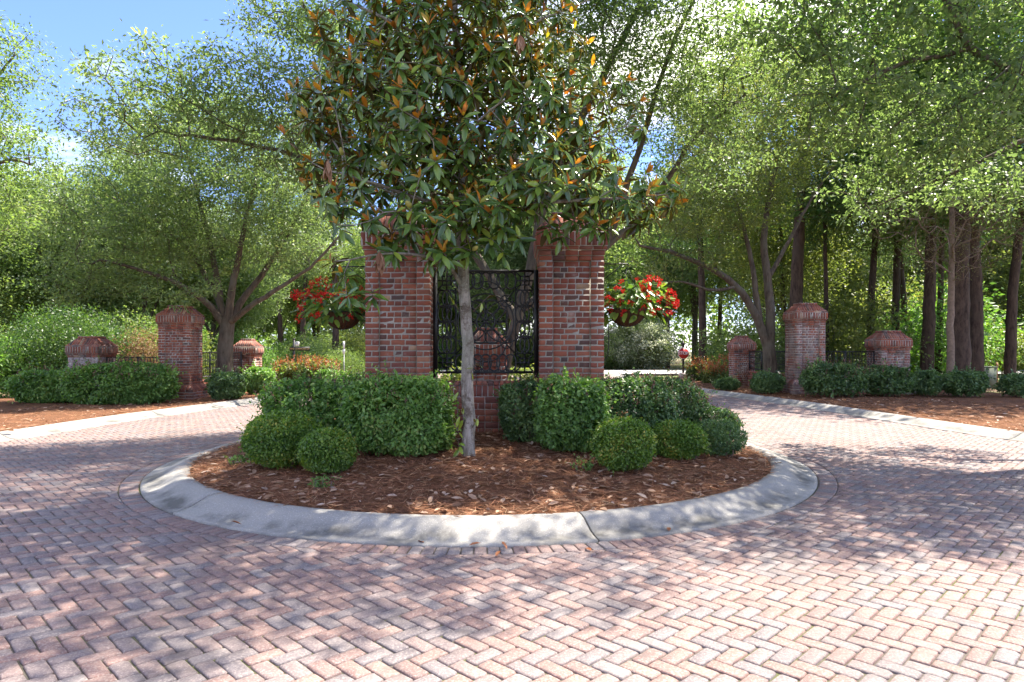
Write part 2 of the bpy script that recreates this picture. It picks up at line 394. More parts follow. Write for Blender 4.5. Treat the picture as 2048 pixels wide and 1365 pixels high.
# materials of the setting
def ground_mats():
    m, t, b, o = new_mat('forest_floor_and_grass')
    pos = geopos(t)
    f = noise(t, 0.35, 5, 0.6, pos); g = noise(t, 14, 5, 0.7, pos)
    gr = ramp(t, g, [(0.3, (0.05, 0.085, 0.018)), (0.7, (0.13, 0.17, 0.04))])
    li = ramp(t, g, [(0.3, (0.06, 0.035, 0.02)), (0.7, (0.20, 0.12, 0.07))])
    t.links.new(mix(t, ramp(t, f, [(0.42, (0, 0, 0)), (0.56, (1, 1, 1))]), gr, li), b.inputs['Base Color'])
    b.inputs['Roughness'].default_value = 1; bump(t, b, g, 0.8, 0.05); M['ground'] = m
    m, t, b, o = new_mat('pine_straw_mulch')
    pos = geopos(t)
    f = noise(t, 46, 6, 0.75, pos); g = noise(t, 2.2, 4, 0.6, pos)
    c = ramp(t, f, [(0.28, (0.045, 0.020, 0.011)), (0.5, (0.17, 0.080, 0.042)), (0.68, (0.30, 0.155, 0.085)), (0.8, (0.42, 0.28, 0.18))])
    t.links.new(mix(t, ramp(t, g, [(0.4, (0, 0, 0)), (0.7, (0.6, 0.6, 0.6))]), c, (0.085, 0.045, 0.03)), b.inputs['Base Color'])
    b.inputs['Roughness'].default_value = 1; b.inputs['Specular IOR Level'].default_value = 0.1; bump(t, b, f, 1.0, 0.03); M['mulch'] = m
    m, t, b, o = new_mat('kerb_concrete')
    pos = geopos(t)
    f = noise(t, 90, 4, 0.7, pos); g = noise(t, 1.6, 6, 0.7, pos)
    vo = N(t, 'ShaderNodeTexVoronoi', Scale=55.0); t.links.new(pos, vo.inputs['Vector'])
    c = ramp(t, f, [(0.3, (0.235, 0.222, 0.20)), (0.7, (0.345, 0.33, 0.298))])
    c = mix(t, ramp(t, vo.outputs['Distance'], [(0.10, (1, 1, 1)), (0.22, (0, 0, 0))]), c, (0.56, 0.54, 0.50))
    a = N(t, 'ShaderNodeAttribute', attribute_name='grime')
    st = math_(t, 'MULTIPLY', a.outputs['Fac'], math_(t, 'MULTIPLY', math_(t, 'SUBTRACT', g, 0.42), 6.0))
    stc = N(t, 'ShaderNodeClamp'); t.links.new(st, stc.inputs[0]); stc.inputs['Max'].default_value = 0.85
    c = mix(t, stc.outputs[0], c, (0.075, 0.072, 0.062))
    t.links.new(c, b.inputs['Base Color']); b.inputs['Roughness'].default_value = 0.9; bump(t, b, f, 0.5, 0.004); M['concrete'] = m
    m, t, b, o = new_mat('sand_joint')
    f = noise(t, 60, 4, 0.7, geopos(t)); g = noise(t, 1.1, 4, 0.6, geopos(t))
    c = ramp(t, f, [(0.3, (0.05, 0.042, 0.034)), (0.7, (0.13, 0.11, 0.09))])
    t.links.new(mix(t, ramp(t, g, [(0.46, (0, 0, 0)), (0.62, (0.9, 0.9, 0.9))]), c, (0.075, 0.085, 0.022)), b.inputs['Base Color'])
    b.inputs['Roughness'].default_value = 1; M['joint'] = m
    m, t, b, o = new_mat('clay_paver')
    r = rnd_value(t); pos = geopos(t)
    c = ramp(t, r, [(0, (0.225, 0.130, 0.108)), (0.2, (0.185, 0.112, 0.098)), (0.36, (0.180, 0.140, 0.136)), (0.54, (0.245, 0.152, 0.126)), (0.66, (0.150, 0.130, 0.134)), (0.8, (0.215, 0.150, 0.136)),
                    (0.9, (0.190, 0.165, 0.162))], True)
    f = noise(t, 110, 4, 0.75, pos); g = noise(t, 0.7, 5, 0.6, pos)
    c = mix(t, ramp(t, noise(t, 75, 3, 0.8, pos), [(0.48, (0, 0, 0)), (0.66, (0.75, 0.75, 0.75))]), c, (0.40, 0.335, 0.305))
    c = mix(t, ramp(t, noise(t, 58, 3, 0.8, pos), [(0.54, (0, 0, 0)), (0.68, (0.6, 0.6, 0.6))]), c, (0.09, 0.07, 0.065))
    c = mix(t, ramp(t, noise(t, 16, 5, 0.7, pos), [(0.4, (0, 0, 0)), (0.75, (0.5, 0.5, 0.5))]), c, (0.13, 0.10, 0.095))
    c = mix(t, ramp(t, g, [(0.5, (0, 0, 0)), (0.72, (0.5, 0.5, 0.5))]), c, (0.10, 0.08, 0.075))
    c = mix(t, ramp(t, noise(t, 2.6, 6, 0.72, pos), [(0.56, (0, 0, 0)), (0.68, (0.6, 0.6, 0.6))]), c, (0.085, 0.07, 0.065))
    t.links.new(c, b.inputs['Base Color']); b.inputs['Roughness'].default_value = 0.72; b.inputs['Specular IOR Level'].default_value = 0.4
    bump(t, b, f, 0.55, 0.004); M['paver'] = m
    m, t, b, o = new_mat('far_paving')
    br = N(t, 'ShaderNodeTexBrick', Scale=5.0); t.links.new(geopos(t), br.inputs['Vector'])
    br.inputs['Color1'].default_value = (0.28, 0.17, 0.15, 1); br.inputs['Color2'].default_value = (0.22, 0.17, 0.17, 1); br.inputs['Mortar'].default_value = (0.11, 0.09, 0.08, 1)
    t.links.new(br.outputs[0], b.inputs['Base Color']); b.inputs['Roughness'].default_value = 0.85; M['far_paving'] = m
    M['asphalt'] = plain_mat('pale_asphalt', (0.32, 0.31, 0.30), 0.9, 0, 0.2, 20)
ground_mats()

# ground sheet, cross street, road bed
g_ = 420
bm_ = MB(); bm_.add([(-g_, -g_, -0.10), (g_, -g_, -0.10), (g_, g_, -0.10), (-g_, g_, -0.10)], [[[0, 1, 2, 3]]])
structure('ground', bm_.mesh('ground', M['ground']))
bm_ = MB(); bm_.add([(-90, 41.2, 0.016), (90, 41.2, 0.016), (90, 49, 0.016), (-90, 49, 0.016)], [[[0, 1, 2, 3]]])
structure('cross_street', bm_.mesh('cross_street', M['asphalt']))
def road_sheet():
    n = min(len(LK), len(RK)); V = []; Q = []
    L = resample(LK, 0.5); R = resample(RK, 0.5); n = min(len(L), len(R))
    L = L[np.linspace(0, len(L) - 1, n).astype(int)]; R = R[np.linspace(0, len(R) - 1, n).astype(int)]
    V = [(-19, -8, 0), (19, -8, 0)]
    for i in range(n): V += [(L[i][0] - .12, L[i][1], 0), (R[i][0] + .12, R[i][1], 0)]
    for i in range(n): Q.append((2 * i, 2 * i + 1, 2 * i + 3, 2 * i + 2))
    return np.array(V, float), np.array(Q)
V_, Q_ = road_sheet()
road = structure('road', make_mesh('road', V_, [Q_], M['joint']))
far = V_.copy(); keep = [q for q in Q_ if far[q][:, 1].min() > 23.5]
far[:, 2] = 0.010
far_o = link('far_paving', make_mesh('far_paving', far, [np.array(keep)], M['far_paving']), road)

# ---------------------------------------------------------------- pavers
def paver_geo(rect_c, ax, ay, L, Wd, top, hj, tilt):
    """vectorised tumbled pavers: centres (n,2), unit axes, sizes -> verts (n,24,3), [octagons, quads]"""
    n = len(rect_c); c = np.clip(rng.normal(0.0095, 0.0035, (n, 4)), .003, .018)
    out = []
    for ins, dz in ((0.0075, 0.0), (0.0, -0.006), (-0.0005, -0.03)):
        X = []; Y = []
        for k, (sx, sy) in enumerate(((-1, -1), (1, -1), (1, 1), (-1, 1))):
            hx = L / 2 - ins; hy = Wd / 2 - ins; e = c[:, k]
            p = [(sx * (hx - e), sy * hy), (sx * hx, sy * (hy - e))]
            if sx * sy > 0: p = p[::-1]
            for x_, y_ in p: X.append(x_); Y.append(y_)
        X = np.stack(X, 1); Y = np.stack(Y, 1)
        xy = rect_c[:, None] + X[..., None] * ax[:, None] + Y[..., None] * ay[:, None]
        z = top + hj[:, None] + dz + tilt[:, :1] * X + tilt[:, 1:] * Y
        out.append(np.concatenate([xy, z[..., None]], -1))
    V = np.concatenate(out, 1); base = np.arange(n)[:, None] * 24
    O = base + np.arange(8)[None]
    i = np.arange(8); j = (i + 1) % 8
    q = np.concatenate([np.stack([8 + i, 8 + j, j, i], 1), np.stack([16 + i, 16 + j, 8 + j, 8 + i], 1)])
    Q = (base[:, None] + q[None]).reshape(-1, 4)
    return V, [O, Q]

PW = 0.0965
e1 = np.array([math.sqrt(.5), math.sqrt(.5)]); e2 = np.array([math.sqrt(.5), -math.sqrt(.5)])
ij = np.stack(np.meshgrid(np.arange(-280, 280), np.arange(-140, 140), indexing='ij'), -1).reshape(-1, 2)
cells = ij[:, :1] * np.array([[1, 1]]) + ij[:, 1:] * np.array([[2, -2]])
cH = cells + np.array([1.0, 0.5]); cV = cells + np.array([2.5, 0.0])
cen = np.concatenate([cH, cV]); isV = np.concatenate([np.zeros(len(cH), bool), np.ones(len(cV), bool)])
cw = PW * (cen[:, :1] * e1 + cen[:, 1:] * e2) + np.array([0.03, 6.02])
lim = (cw[:, 1] > 1.4) & (cw[:, 1] < 24.2) & (np.abs(cw[:, 0]) < np.minimum(0.80 * cw[:, 1] + 1.6, 9.9))
cw = cw[lim]; isV = isV[lim]
RING = 0.208
sI = -sd_island(cw) - RING
sL = -side_dist(cw, LK, LN); sR = -side_dist(cw, RK, RN)
ok = (sI > -0.11) & (sL > 0.0) & (sR > 0.0)
cw = cw[ok]; isV = isV[ok]; sI = sI[ok]
axs = np.where(isV[:, None], e2, e1); ays = np.where(isV[:, None], e1, e2) * np.where(isV, 1, -1)[:, None]
# corners outside the border ring?
hx, hy = 0.092, 0.0445
crn = cw[:, None] + np.array([-1, 1, 1, -1])[None, :, None] * hx * axs[:, None] + np.array([-1, -1, 1, 1])[None, :, None] * hy * ays[:, None]
near = np.where(sI < 0.13)[0]
full = np.ones(len(cw), bool); clipped = []
for k in near:
    d = -sd_island(crn[k]) - RING
    if d.min() >= 0: continue
    full[k] = False
    if d.max() <= 0.012: continue
    poly = []
    for a in range(4):
        b_ = (a + 1) % 4; pa, pb, da, db = crn[k][a], crn[k][b_], d[a] - 0.002, d[b_] - 0.002
        if da >= 0: poly.append(pa)
        if da * db < 0: poly.append(pa + (pb - pa) * da / (da - db))
    if len(poly) >= 3: clipped.append(np.array(poly))
cwF = cw[full]; axF = axs[full]; ayF = ays[full]; n = len(cwF)
Lp = rng.normal(0.1850, 0.0020, n); Wp = rng.normal(0.0890, 0.0018, n)
hj = rng.normal(0, 0.0011, n); tl = rng.normal(0, 0.007, (n, 2))
jit = rng.normal(0, 0.0014, (n, 2)); ang = rng.normal(0, 0.008, n)
ca, sa = np.cos(ang)[:, None], np.sin(ang)[:, None]
axJ = axF * ca + ayF * sa; ayJ = -axF * sa + ayF * ca
# right-handed so faces look up
flip = (axJ[:, 0] * ayJ[:, 1] - axJ[:, 1] * ayJ[:, 0]) < 0
ayJ[flip] *= -1
pxx = 1024 + F * cwF[:, 0] / cwF[:, 1]; pyy = HOR + F * CAMH / cwF[:, 1]
vis = (pxx > -20) & (pxx < 2068) & (pyy < 1380)
order = np.argsort(np.where(vis, cwF[:, 1], 1e3))[:300]
isobj = np.zeros(n, bool); isobj[order] = True
r_ = ~isobj
V, Q = paver_geo(cwF[r_] + jit[r_], axJ[r_], ayJ[r_], Lp[r_], Wp[r_], 0.012, hj[r_], tl[r_])
mV = MB(); mV.add(V.reshape(-1, 3), Q)
for poly in clipped:
    c = poly.mean(0); k = len(poly)
    ar = np.sum(poly[:, 0] * np.roll(poly[:, 1], -1) - poly[:, 1] * np.roll(poly[:, 0], -1))
    if ar < 0: poly = poly[::-1]
    dd = poly - c; ln = np.linalg.norm(dd, axis=1, keepdims=True)
    inn = c + dd * np.maximum(0.3, 1 - 0.007 / ln)
    z = 0.012 + rng.normal(0, 0.001)
    VV = np.concatenate([np.c_[inn, np.full(k, z)], np.c_[poly, np.full(k, z - .005)], np.c_[poly, np.full(k, z - .03)]])
    i = np.arange(k); j = (i + 1) % k
    mV.add(VV, [i[None], np.stack([k + i, k + j, j, i], 1), np.stack([2 * k + i, 2 * k + j, k + j, k + i], 1)])
rest = mV.build('pavers', M['paver'], road); rest['kind'] = 'stuff'
pav_me = []
for k in range(6):
    V, Q = paver_geo(np.zeros((1, 2)), np.array([[1., 0]]), np.array([[0, 1.]]), np.array([0.1855 + rng.normal(0, .0015)]), np.array([0.0895 + rng.normal(0, .0015)]), 0.0, np.zeros(1), rng.normal(0, .004, (1, 2)))
    V = V.reshape(-1, 3); V[:16, :2] += rng.normal(0, .0012, (16, 2))
    pav_me.append(make_mesh('paver', V, Q, M['paver']))
for k in order:
    link('paver', pav_me[random.randrange(6)], road, (cwF[k][0] + jit[k][0], cwF[k][1] + jit[k][1], 0.012 + hj[k]),
         (tl[k][1], -tl[k][0], math.atan2(axJ[k][1], axJ[k][0])))

# border ring of soldier pavers round the island
border = structure('paving_border', None); border.location = (ICX, ICY, 0)
ro = OUT - ON * 0.108
seg = resample(ro, 0.0985, True); sn = inward_normals(seg)
mV = MB()
for p, nn in zip(seg, sn):
    if np.dot(nn, cc - p) < 0 and p[1] < 14: nn = -nn
    a = math.atan2(nn[1], nn[0])
    if p[1] < 12.5:
        link('paver', pav_me[random.randrange(6)], border, (p[0] - ICX, p[1] - ICY, 0.013 + random.gauss(0, .001)), (random.gauss(0, .008), random.gauss(0, .008), a + random.gauss(0, .01)))
    else:
        mV.box((p[0] - ICX, p[1] - ICY, 0.003), (0.19, 0.093, 0.02), Matrix.Rotation(a, 3, 'Z'))
far_b = mV.build('pavers', M['paver'], border); far_b['kind'] = 'stuff'

# ---------------------------------------------------------------- kerbs
PROF = [(0.0, -0.02), (0.004, 0.020), (0.05, 0.024), (0.10, 0.030), (0.17, 0.046), (0.25, 0.080), (0.32, 0.112), (0.38, 0.128), (0.44, 0.134), (0.49, 0.130), (0.51, 0.10), (0.51, -0.02)]
GRIME = [.5, .5, .55, .85, .85, 0.38, 0.1, 0.04, 0.05, 0.25, 0.5, 0.5]
def kerb_mesh(p, nn, prof, gr):
    m_ = len(prof); V = np.concatenate([np.c_[p + nn * o, np.full(len(p), z)] for o, z in prof])
    k = len(p); Q = []
    for a in range(m_ - 1):
        i = np.arange(k - 1); Q.append(np.stack([a * k + i, a * k + i + 1, (a + 1) * k + i + 1, (a + 1) * k + i], 1))
    Q = np.concatenate(Q)
    ends = [np.array([[a * k for a in range(m_)]]), np.array([[a * k + k - 1 for a in range(m_)][::-1]])]
    return make_mesh('kerb_segment', V, [Q] + ends, M['concrete'], {'grime': np.repeat(gr, k)}, False)
kerb = structure('island_kerb', None); kerb.location = (ICX, ICY, 0)
# joints: at photo pixels (300,1000)-ish and (1130,1060)-ish
def idx_at(x, y): return int(((OUT - np.array([x, y])) ** 2).sum(1).argmin())
joints = sorted({idx_at(*P(345, 1030, 6.2)[:2]), idx_at(0.68, 5.3), idx_at(3.8, 9.3), idx_at(-4.6, 10.0), idx_at(-3.9, 15), idx_at(3, 15), idx_at(-2.6, 20), idx_at(2, 20), idx_at(ICX, 27.6)})
for a, b_ in zip(joints, joints[1:] + [joints[0] + len(OUT)]):
    ii = np.arange(a, b_ + 1) % len(OUT); p = OUT[ii].copy() - np.array([ICX, ICY]); nn = ON[ii]
    t0 = nrm(p[1] - p[0]); t1 = nrm(p[-2] - p[-1]); p[0] += t0 * 0.008; p[-1] += t1 * 0.008
    me = kerb_mesh(p, nn, PROF, GRIME)
    for pl in me.polygons: pl.use_smooth = len(pl.vertices) == 4
    link('kerb_segment', me, kerb)
for nm, K, KN in (('left_kerb', LK, LN), ('right_kerb', RK, RN)):
    ko = structure(nm, None)
    st = 16
    for a in range(0, len(K) - 2, st):
        ii = np.arange(a, min(a + st + 1, len(K))); p = K[ii].copy(); nn = KN[ii]
        p[0] += nrm(p[1] - p[0]) * 0.008; p[-1] += nrm(p[-2] - p[-1]) * 0.008
        me = kerb_mesh(p, nn, [(o * 0.9, z * 0.95) for o, z in PROF], [g * .75 for g in GRIME])
        for pl in me.polygons: pl.use_smooth = len(pl.vertices) == 4
        link('kerb_segment', me, ko)

# ---------------------------------------------------------------- mulch beds
def island_bed():
    edge = OUT + ON * 0.485; n = len(edge)
    spine = np.stack([np.full(n, ICX), np.clip(edge[:, 1], ICY, 24.5)], 1)
    rings = np.concatenate([np.linspace(0, 0.12, 5), np.linspace(0.2, 1, 12)])
    V = []
    for t in rings:
        q = edge * (1 - t) + spine * t
        s = sd_island(q)
        z = np.array([island_h(v) for v in s]) + 0.012 * rng.normal(size=n) * (0.2 < t < 1)
        if t == 0: z[:] = 0.105
        V.append(np.c_[q, z])
    i = np.arange(n); j = (i + 1) % n
    Q = np.concatenate([np.stack([k * n + i, k * n + j, (k + 1) * n + j, (k + 1) * n + i], 1) for k in range(len(rings) - 1)])
    return make_mesh('island_mulch_ground', np.concatenate(V), [Q], M['mulch'], None, True)
structure('island_mulch_ground', island_bed())
def side_bed(K, KN, side):
    offs = [0.44, 0.6, 1.2, 2.0, 2.6, 4, 6, 9, 13]
    nn = KN.copy()
    n = len(K); V = []
    for o in offs:
        z = np.full(n, bed_h(o, side)) + rng.normal(0, 0.015, n) * (0.7 < o < 9)
        if o == offs[0]: z[:] = 0.10
        if o == offs[-1]: z[:] = -0.25
        V.append(np.c_[K + nn * o, z])
    i = np.arange(n - 1)
    Q = np.concatenate([np.stack([k * n + i, k * n + i + 1, (k + 1) * n + i + 1, (k + 1) * n + i], 1) for k in range(len(offs) - 1)])
    return make_mesh('mulch_ground', np.concatenate(V), [Q], M['mulch'], None, True)
LK2 = LK[8:118]; RK2 = RK[8:118]
structure('left_mulch_ground', side_bed(LK2, LN[8:118], -1))
structure('right_mulch_ground', side_bed(RK2, RN[8:118], 1))

# ------------------------------------------------------------------ leaves
def leaf_quads(pos, axis, nor, L, Wd, fold=0.18):
    """rounder leaf: 6 verts, 2 quads"""
    n = len(pos); ax = nrm(axis); side = nrm(np.cross(ax, nor)); up = np.cross(side, ax)
    L = np.broadcast_to(L, (n,))[:, None]; Wd = np.broadcast_to(Wd, (n,))[:, None]
    v = np.stack([pos, pos + ax * L * .35 + side * Wd * .5 + up * Wd * fold, pos + ax * L * .72 + side * Wd * .36 + up * Wd * fold * .8, pos + ax * L - up * L * 0.06,
                  pos + ax * L * .72 - side * Wd * .36 + up * Wd * fold * .8, pos + ax * L * .35 - side * Wd * .5 + up * Wd * fold], 1)
    Q = (np.arange(n)[:, None, None] * 6 + np.array([[0, 1, 2, 3], [0, 3, 4, 5]])[None]).reshape(-1, 4)
    return v.reshape(-1, 3), Q, 6
def leaf_tris(pos, axis, nor, L, Wd, fold=0.2):
    n = len(pos); ax = nrm(axis); side = nrm(np.cross(ax, nor)); up = np.cross(side, ax)
    L = np.broadcast_to(L, (n,))[:, None]; Wd = np.broadcast_to(Wd, (n,))[:, None]
    v = np.stack([pos, pos + ax * L * .45 + side * Wd * .5 + up * Wd * fold, pos + ax * L, pos + ax * L * .45 - side * Wd * .5 + up * Wd * fold], 1)
    Q = (np.arange(n)[:, None, None] * 4 + np.array([[0, 1, 2], [0, 2, 3]])[None]).reshape(-1, 3)
    return v.reshape(-1, 3), Q, 4
def rand_dirs(n): return nrm(rng.normal(size=(n, 3)))

# ------------------------------------------------------------------ trees
def grow(seeds, clusters, step=0.35, wpath=0.12, tip=0.006, expo=2.35):
    """seeds: list of (points, start radius, end radius); first is the trunk. Joins every leaf cluster to the nearest wood."""
    pos = []; par = []; spec = []; plen = []
    for si, (pts, r0, r1) in enumerate(seeds):
        q = resample(np.asarray(pts, float), step)
        for k in range(2): q[1:-1] = (q[:-2] + 2 * q[1:-1] + q[2:]) / 4
        if len(q) > 3: q[1:-1] += rng.normal(0, min(.018, step * .03), (len(q) - 2, 3))
        rr = np.linspace(r0, r1, len(q))
        if si == 0: last = -1
        else: last = int(((np.array(pos) - q[0]) ** 2).sum(1).argmin())
        for k in range(len(q)):
            if si > 0 and k == 0 and np.linalg.norm(np.array(pos[last]) - q[0]) < 0.12: continue
            pos.append(q[k]); par.append(last); spec.append(rr[k])
            plen.append(0 if last < 0 else plen[last] + np.linalg.norm(q[k] - pos[last])); last = len(pos) - 1
    cap = len(pos) + len(clusters) * 14
    PA = np.zeros((cap, 3)); PA[:len(pos)] = pos; PL = np.zeros(cap); PL[:len(pos)] = plen; n = len(pos)
    d0 = np.array([((PA[:n] - c) ** 2).sum(1).min() for c in clusters])
    for ci in np.argsort(d0):
        c = clusters[ci]
        d = np.sqrt(((PA[:n] - c) ** 2).sum(1)); cost = d + wpath * PL[:n]
        k = int(cost.argmin()); dist = d[k]
        p0 = PA[k]; dirp = p0 - PA[par[k]] if par[k] >= 0 else np.array([0, 0, .3])
        dirp = dirp / max(np.linalg.norm(dirp), 1e-6)
        p1 = p0 + dirp * dist * 0.35 + (c - p0) * 0.25 + rng.normal(0, 0.06 * dist, 3)
        m = int(min(12, max(1, round(dist / step)))); last = k
        for t in np.linspace(1 / m, 1, m):
            q = (1 - t) ** 2 * p0 + 2 * t * (1 - t) * p1 + t * t * c
            PA[n] = q; par.append(last); spec.append(0.0); PL[n] = PL[last] + np.linalg.norm(q - PA[last]); last = n; n += 1
    PA = PA[:n]; par = np.array(par); spec = np.array(spec)
    acc = np.zeros(n); kids = [[] for _ in range(n)]
    for i in range(n - 1, -1, -1):
        if acc[i] == 0: acc[i] = tip ** expo
        if par[i] >= 0: acc[par[i]] += acc[i]; kids[par[i]].append(i)
    R = np.maximum(acc ** (1 / expo), spec)
    for i in range(n):
        if par[i] >= 0 and R[i] > R[par[i]]: R[i] = R[par[i]]
    return PA, par, R, kids

def wood_mesh(name, PA, par, R, kids, mat, rmin=0.0, fat=9):
    V = []; F = {3: [], 4: []}; nv = 0
    stack = [(0, -1)]
    while stack:
        s, p = stack.pop()
        ch = [] if p < 0 else [p]
        cur = s
        while True:
            ch.append(cur)
            ks = kids[cur]
            if not ks: break
            ks = sorted(ks, key=lambda i: -R[i])
            for o in ks[1:]: stack.append((o, cur))
            cur = ks[0]
        if len(ch) < 2 or R[s] < rmin: continue
        pts = PA[ch]; rr = R[ch].copy()
        if p >= 0: rr[0] = min(rr[0], rr[1] * 1.25)
        sides = fat if rr.max() > 0.06 else (5 if rr.max() > 0.02 else 3)
        v, q, t = tube_geo(pts, rr, sides, False)
        V.append(v); F[4].append(q + nv); nv += len(v)
    return make_mesh(name, np.concatenate(V), [np.concatenate(F[4])], mat, None, True)

def blob_points(blobs, n, mind):
    """points in a union of ellipsoids, thinned to a minimum spacing, denser near the skin"""
    vol = np.array([b[3] * b[4] * b[5] for b in blobs]); vol = vol * np.array([b[6] if len(b) > 6 else 1.0 for b in blobs]); pr = vol / vol.sum()
    out = np.zeros((0, 3)); tries = 0
    while len(out) < n and tries < 60:
        tries += 1
        bi = rng.choice(len(blobs), 400, p=pr); B = np.array([b[:6] for b in blobs])[bi]
        q = B[:, :3] + rand_dirs(400) * (rng.random((400, 1)) ** 0.42) * B[:, 3:6]
        for c in q:
            if len(out) == 0 or ((out - c) ** 2).sum(1).min() > mind * mind:
                out = np.vstack([out, c])
                if len(out) >= n: break
    return out

def crown_mesh(name, clusters, per, spread, size, mat, aspect=0.45, flat=0.6, upn=0.9, droop=0.0, tint_c=None):
    n = len(clusters)
    tc_ = rng.random(n) if tint_c is None else tint_c
    k = np.repeat(np.arange(n), rng.poisson(per, n).clip(4))
    m = len(k)
    off = rng.normal(size=(m, 3)) * np.array([spread, spread, spread * flat])
    pos = clusters[k] + off
    ax = nrm(off + rng.normal(size=(m, 3)) * spread * 0.9) + np.array([0, 0, -droop])
    nor = nrm(np.array([0, 0, upn]) + rng.normal(size=(m, 3)) * 0.62)
    L = size * rng.uniform(0.6, 1.25, m) * rng.uniform(.72, 1.25, n)[k]
    V, Q, kk = leaf_tris(pos, ax, nor, L, L * aspect)
    tint = np.clip(0.55 * tc_[k] + 0.45 * rng.random(m), 0, 1)
    return make_mesh(name, V, [Q], mat, {'tint': np.repeat(tint, kk)})

def tree(name, label, cat, seeds, blobs, ncl, mind, per, spread, size, leafm, barkm, group=None, aspect=0.45, rmin=0.0, droop=0.1, base=None, tip=0.006, flat=0.6, wpath=0.12):
    b0 = np.asarray(seeds[0][0][0], float) if base is None else np.asarray(base, float)
    cl = blob_points(blobs, ncl, mind)
    PA, par, R, kids = grow(seeds, cl, tip=tip, wpath=wpath)
    t = thing(name, label, cat, tuple(b0), 0, group)
    wm = wood_mesh('trunk', PA - b0, par, R, kids, barkm, rmin)
    link('trunk', wm, t)
    link('crown', crown_mesh('crown', cl - b0, per, spread, size, leafm, aspect, flat, 0.9, droop), t)
    return t

def PP(*a): return [P(*q) for q in a]

def B(px, py, d, rx, ry, rz, wt=1.0): return (*P(px, py, d), rx, ry, rz, wt)

# ------------------------------------------------------------------ brickwork
KC, BL, BH, BD = 0.078, 0.183, 0.0660, 0.0868        # course, brick length, height, depth
def chamfer_box(lx, ly, lz, c=0.006, j=0.0016):
    hx, hy, hz = lx / 2, ly / 2, lz / 2; V = []; idx = {}
    for sx in (-1, 1):
        for sy in (-1, 1):
            for sz in (-1, 1):
                for a in range(3):
                    h = [hx, hy, hz]
                    v = [sx * (h[0] - (c if a != 0 else 0)), sy * (h[1] - (c if a != 1 else 0)), sz * (h[2] - (c if a != 2 else 0))]
                    idx[(sx, sy, sz, a)] = len(V); V.append(v)
    V = np.array(V) + np.random.default_rng(int(lx * 1e4 + lz * 77)).normal(0, j, (24, 3))
    Q = []; T = []
    def quad(keys, n_):
        f = [idx[k] for k in keys]; p = V[f]; nn = np.cross(p[1] - p[0], p[2] - p[0])
        if np.dot(nn, n_) < 0: f = f[::-1]
        return f
    for a in range(3):
        b, c_ = [(1, 2), (0, 2), (0, 1)][a]
        for s in (-1, 1):
            ks = []
            for u, v in ((-1, -1), (1, -1), (1, 1), (-1, 1)):
                k = [0, 0, 0]; k[a] = s; k[b] = u; k[c_] = v; ks.append((*k, a))
            nn = np.zeros(3); nn[a] = s; Q.append(quad(ks, nn))
        for u in (-1, 1):
            for v in (-1, 1):          # edge along axis a
                k0 = [0, 0, 0]; k0[b] = u; k0[c_] = v; k1 = list(k0); k0[a] = -1; k1[a] = 1
                nn = np.zeros(3); nn[b] = u; nn[c_] = v
                Q.append(quad([(*k0, b), (*k1, b), (*k1, c_), (*k0, c_)], nn))
    for sx in (-1, 1):
        for sy in (-1, 1):
            for sz in (-1, 1):
                T.append(quad([(sx, sy, sz, 0), (sx, sy, sz, 1), (sx, sy, sz, 2)], np.array([sx, sy, sz])))
    return V, np.array(Q), np.array(T)

_bm = {}
def brick_data(lx, ly, lz, mat, var):
    key = (round(lx, 3), round(ly, 3), round(lz, 3), mat, var)
    if key not in _bm:
        V, Q, T = chamfer_box(lx, ly, lz)
        V = V + np.random.default_rng(var + 3).normal(0, 0.0013, V.shape)
        _bm[key] = (make_mesh('brick', V, [Q, T], M[mat]), V, Q, T)
    return _bm[key]

class Bricks:
    def __init__(s, mat): s.mat = mat; s.items = []; s.custom = []
    def add(s, c, size, rz=0.0, pri=0): s.items.append((tuple(c), tuple(size), rz, pri))
    def poly(s, V, faces, pri=0): s.custom.append((np.array(V, float), faces, pri))
    def build(s, parent, limit=300):
        allb = [('b', it, it[3]) for it in s.items] + [('c', it, it[2]) for it in s.custom]
        allb.sort(key=lambda q: q[2])
        mb = MB(); nr = 0
        for k, (kind, it, pri) in enumerate(allb):
            solo = k < limit and pri < 50
            if kind == 'b':
                c, sz, rz, _ = it; me, V, Q, T = brick_data(*sz, s.mat, random.randrange(3))
                jz = random.gauss(0, 0.006)
                if solo: link('brick', me, parent, (c[0] + random.gauss(0, .0012), c[1] + random.gauss(0, .0012), c[2] + random.gauss(0, .0008)), (random.gauss(0, .006), random.gauss(0, .006), rz + jz))
                else:
                    R = np.array(Matrix.Rotation(rz + jz, 3, 'Z')); mb.add(V @ R.T + np.array(c), [Q, T]); nr += 1
            else:
                V, fs, _ = it
                if solo:
                    m_ = MB(); m_.add(V, fs); link('brick', m_.mesh('brick', M[s.mat]), parent)
                else: mb.add(V, fs); nr += 1
        if nr:
            o = mb.build('bricks', M[s.mat], parent); o['kind'] = 'stuff'

def split_run(length, k, j=0.0095):
    """k bricks filling a run: list of (centre offset, length)"""
    l = (length - j * (k - 1)) / k
    return [(-length / 2 + l / 2 + i * (l + j), l) for i in range(k)]

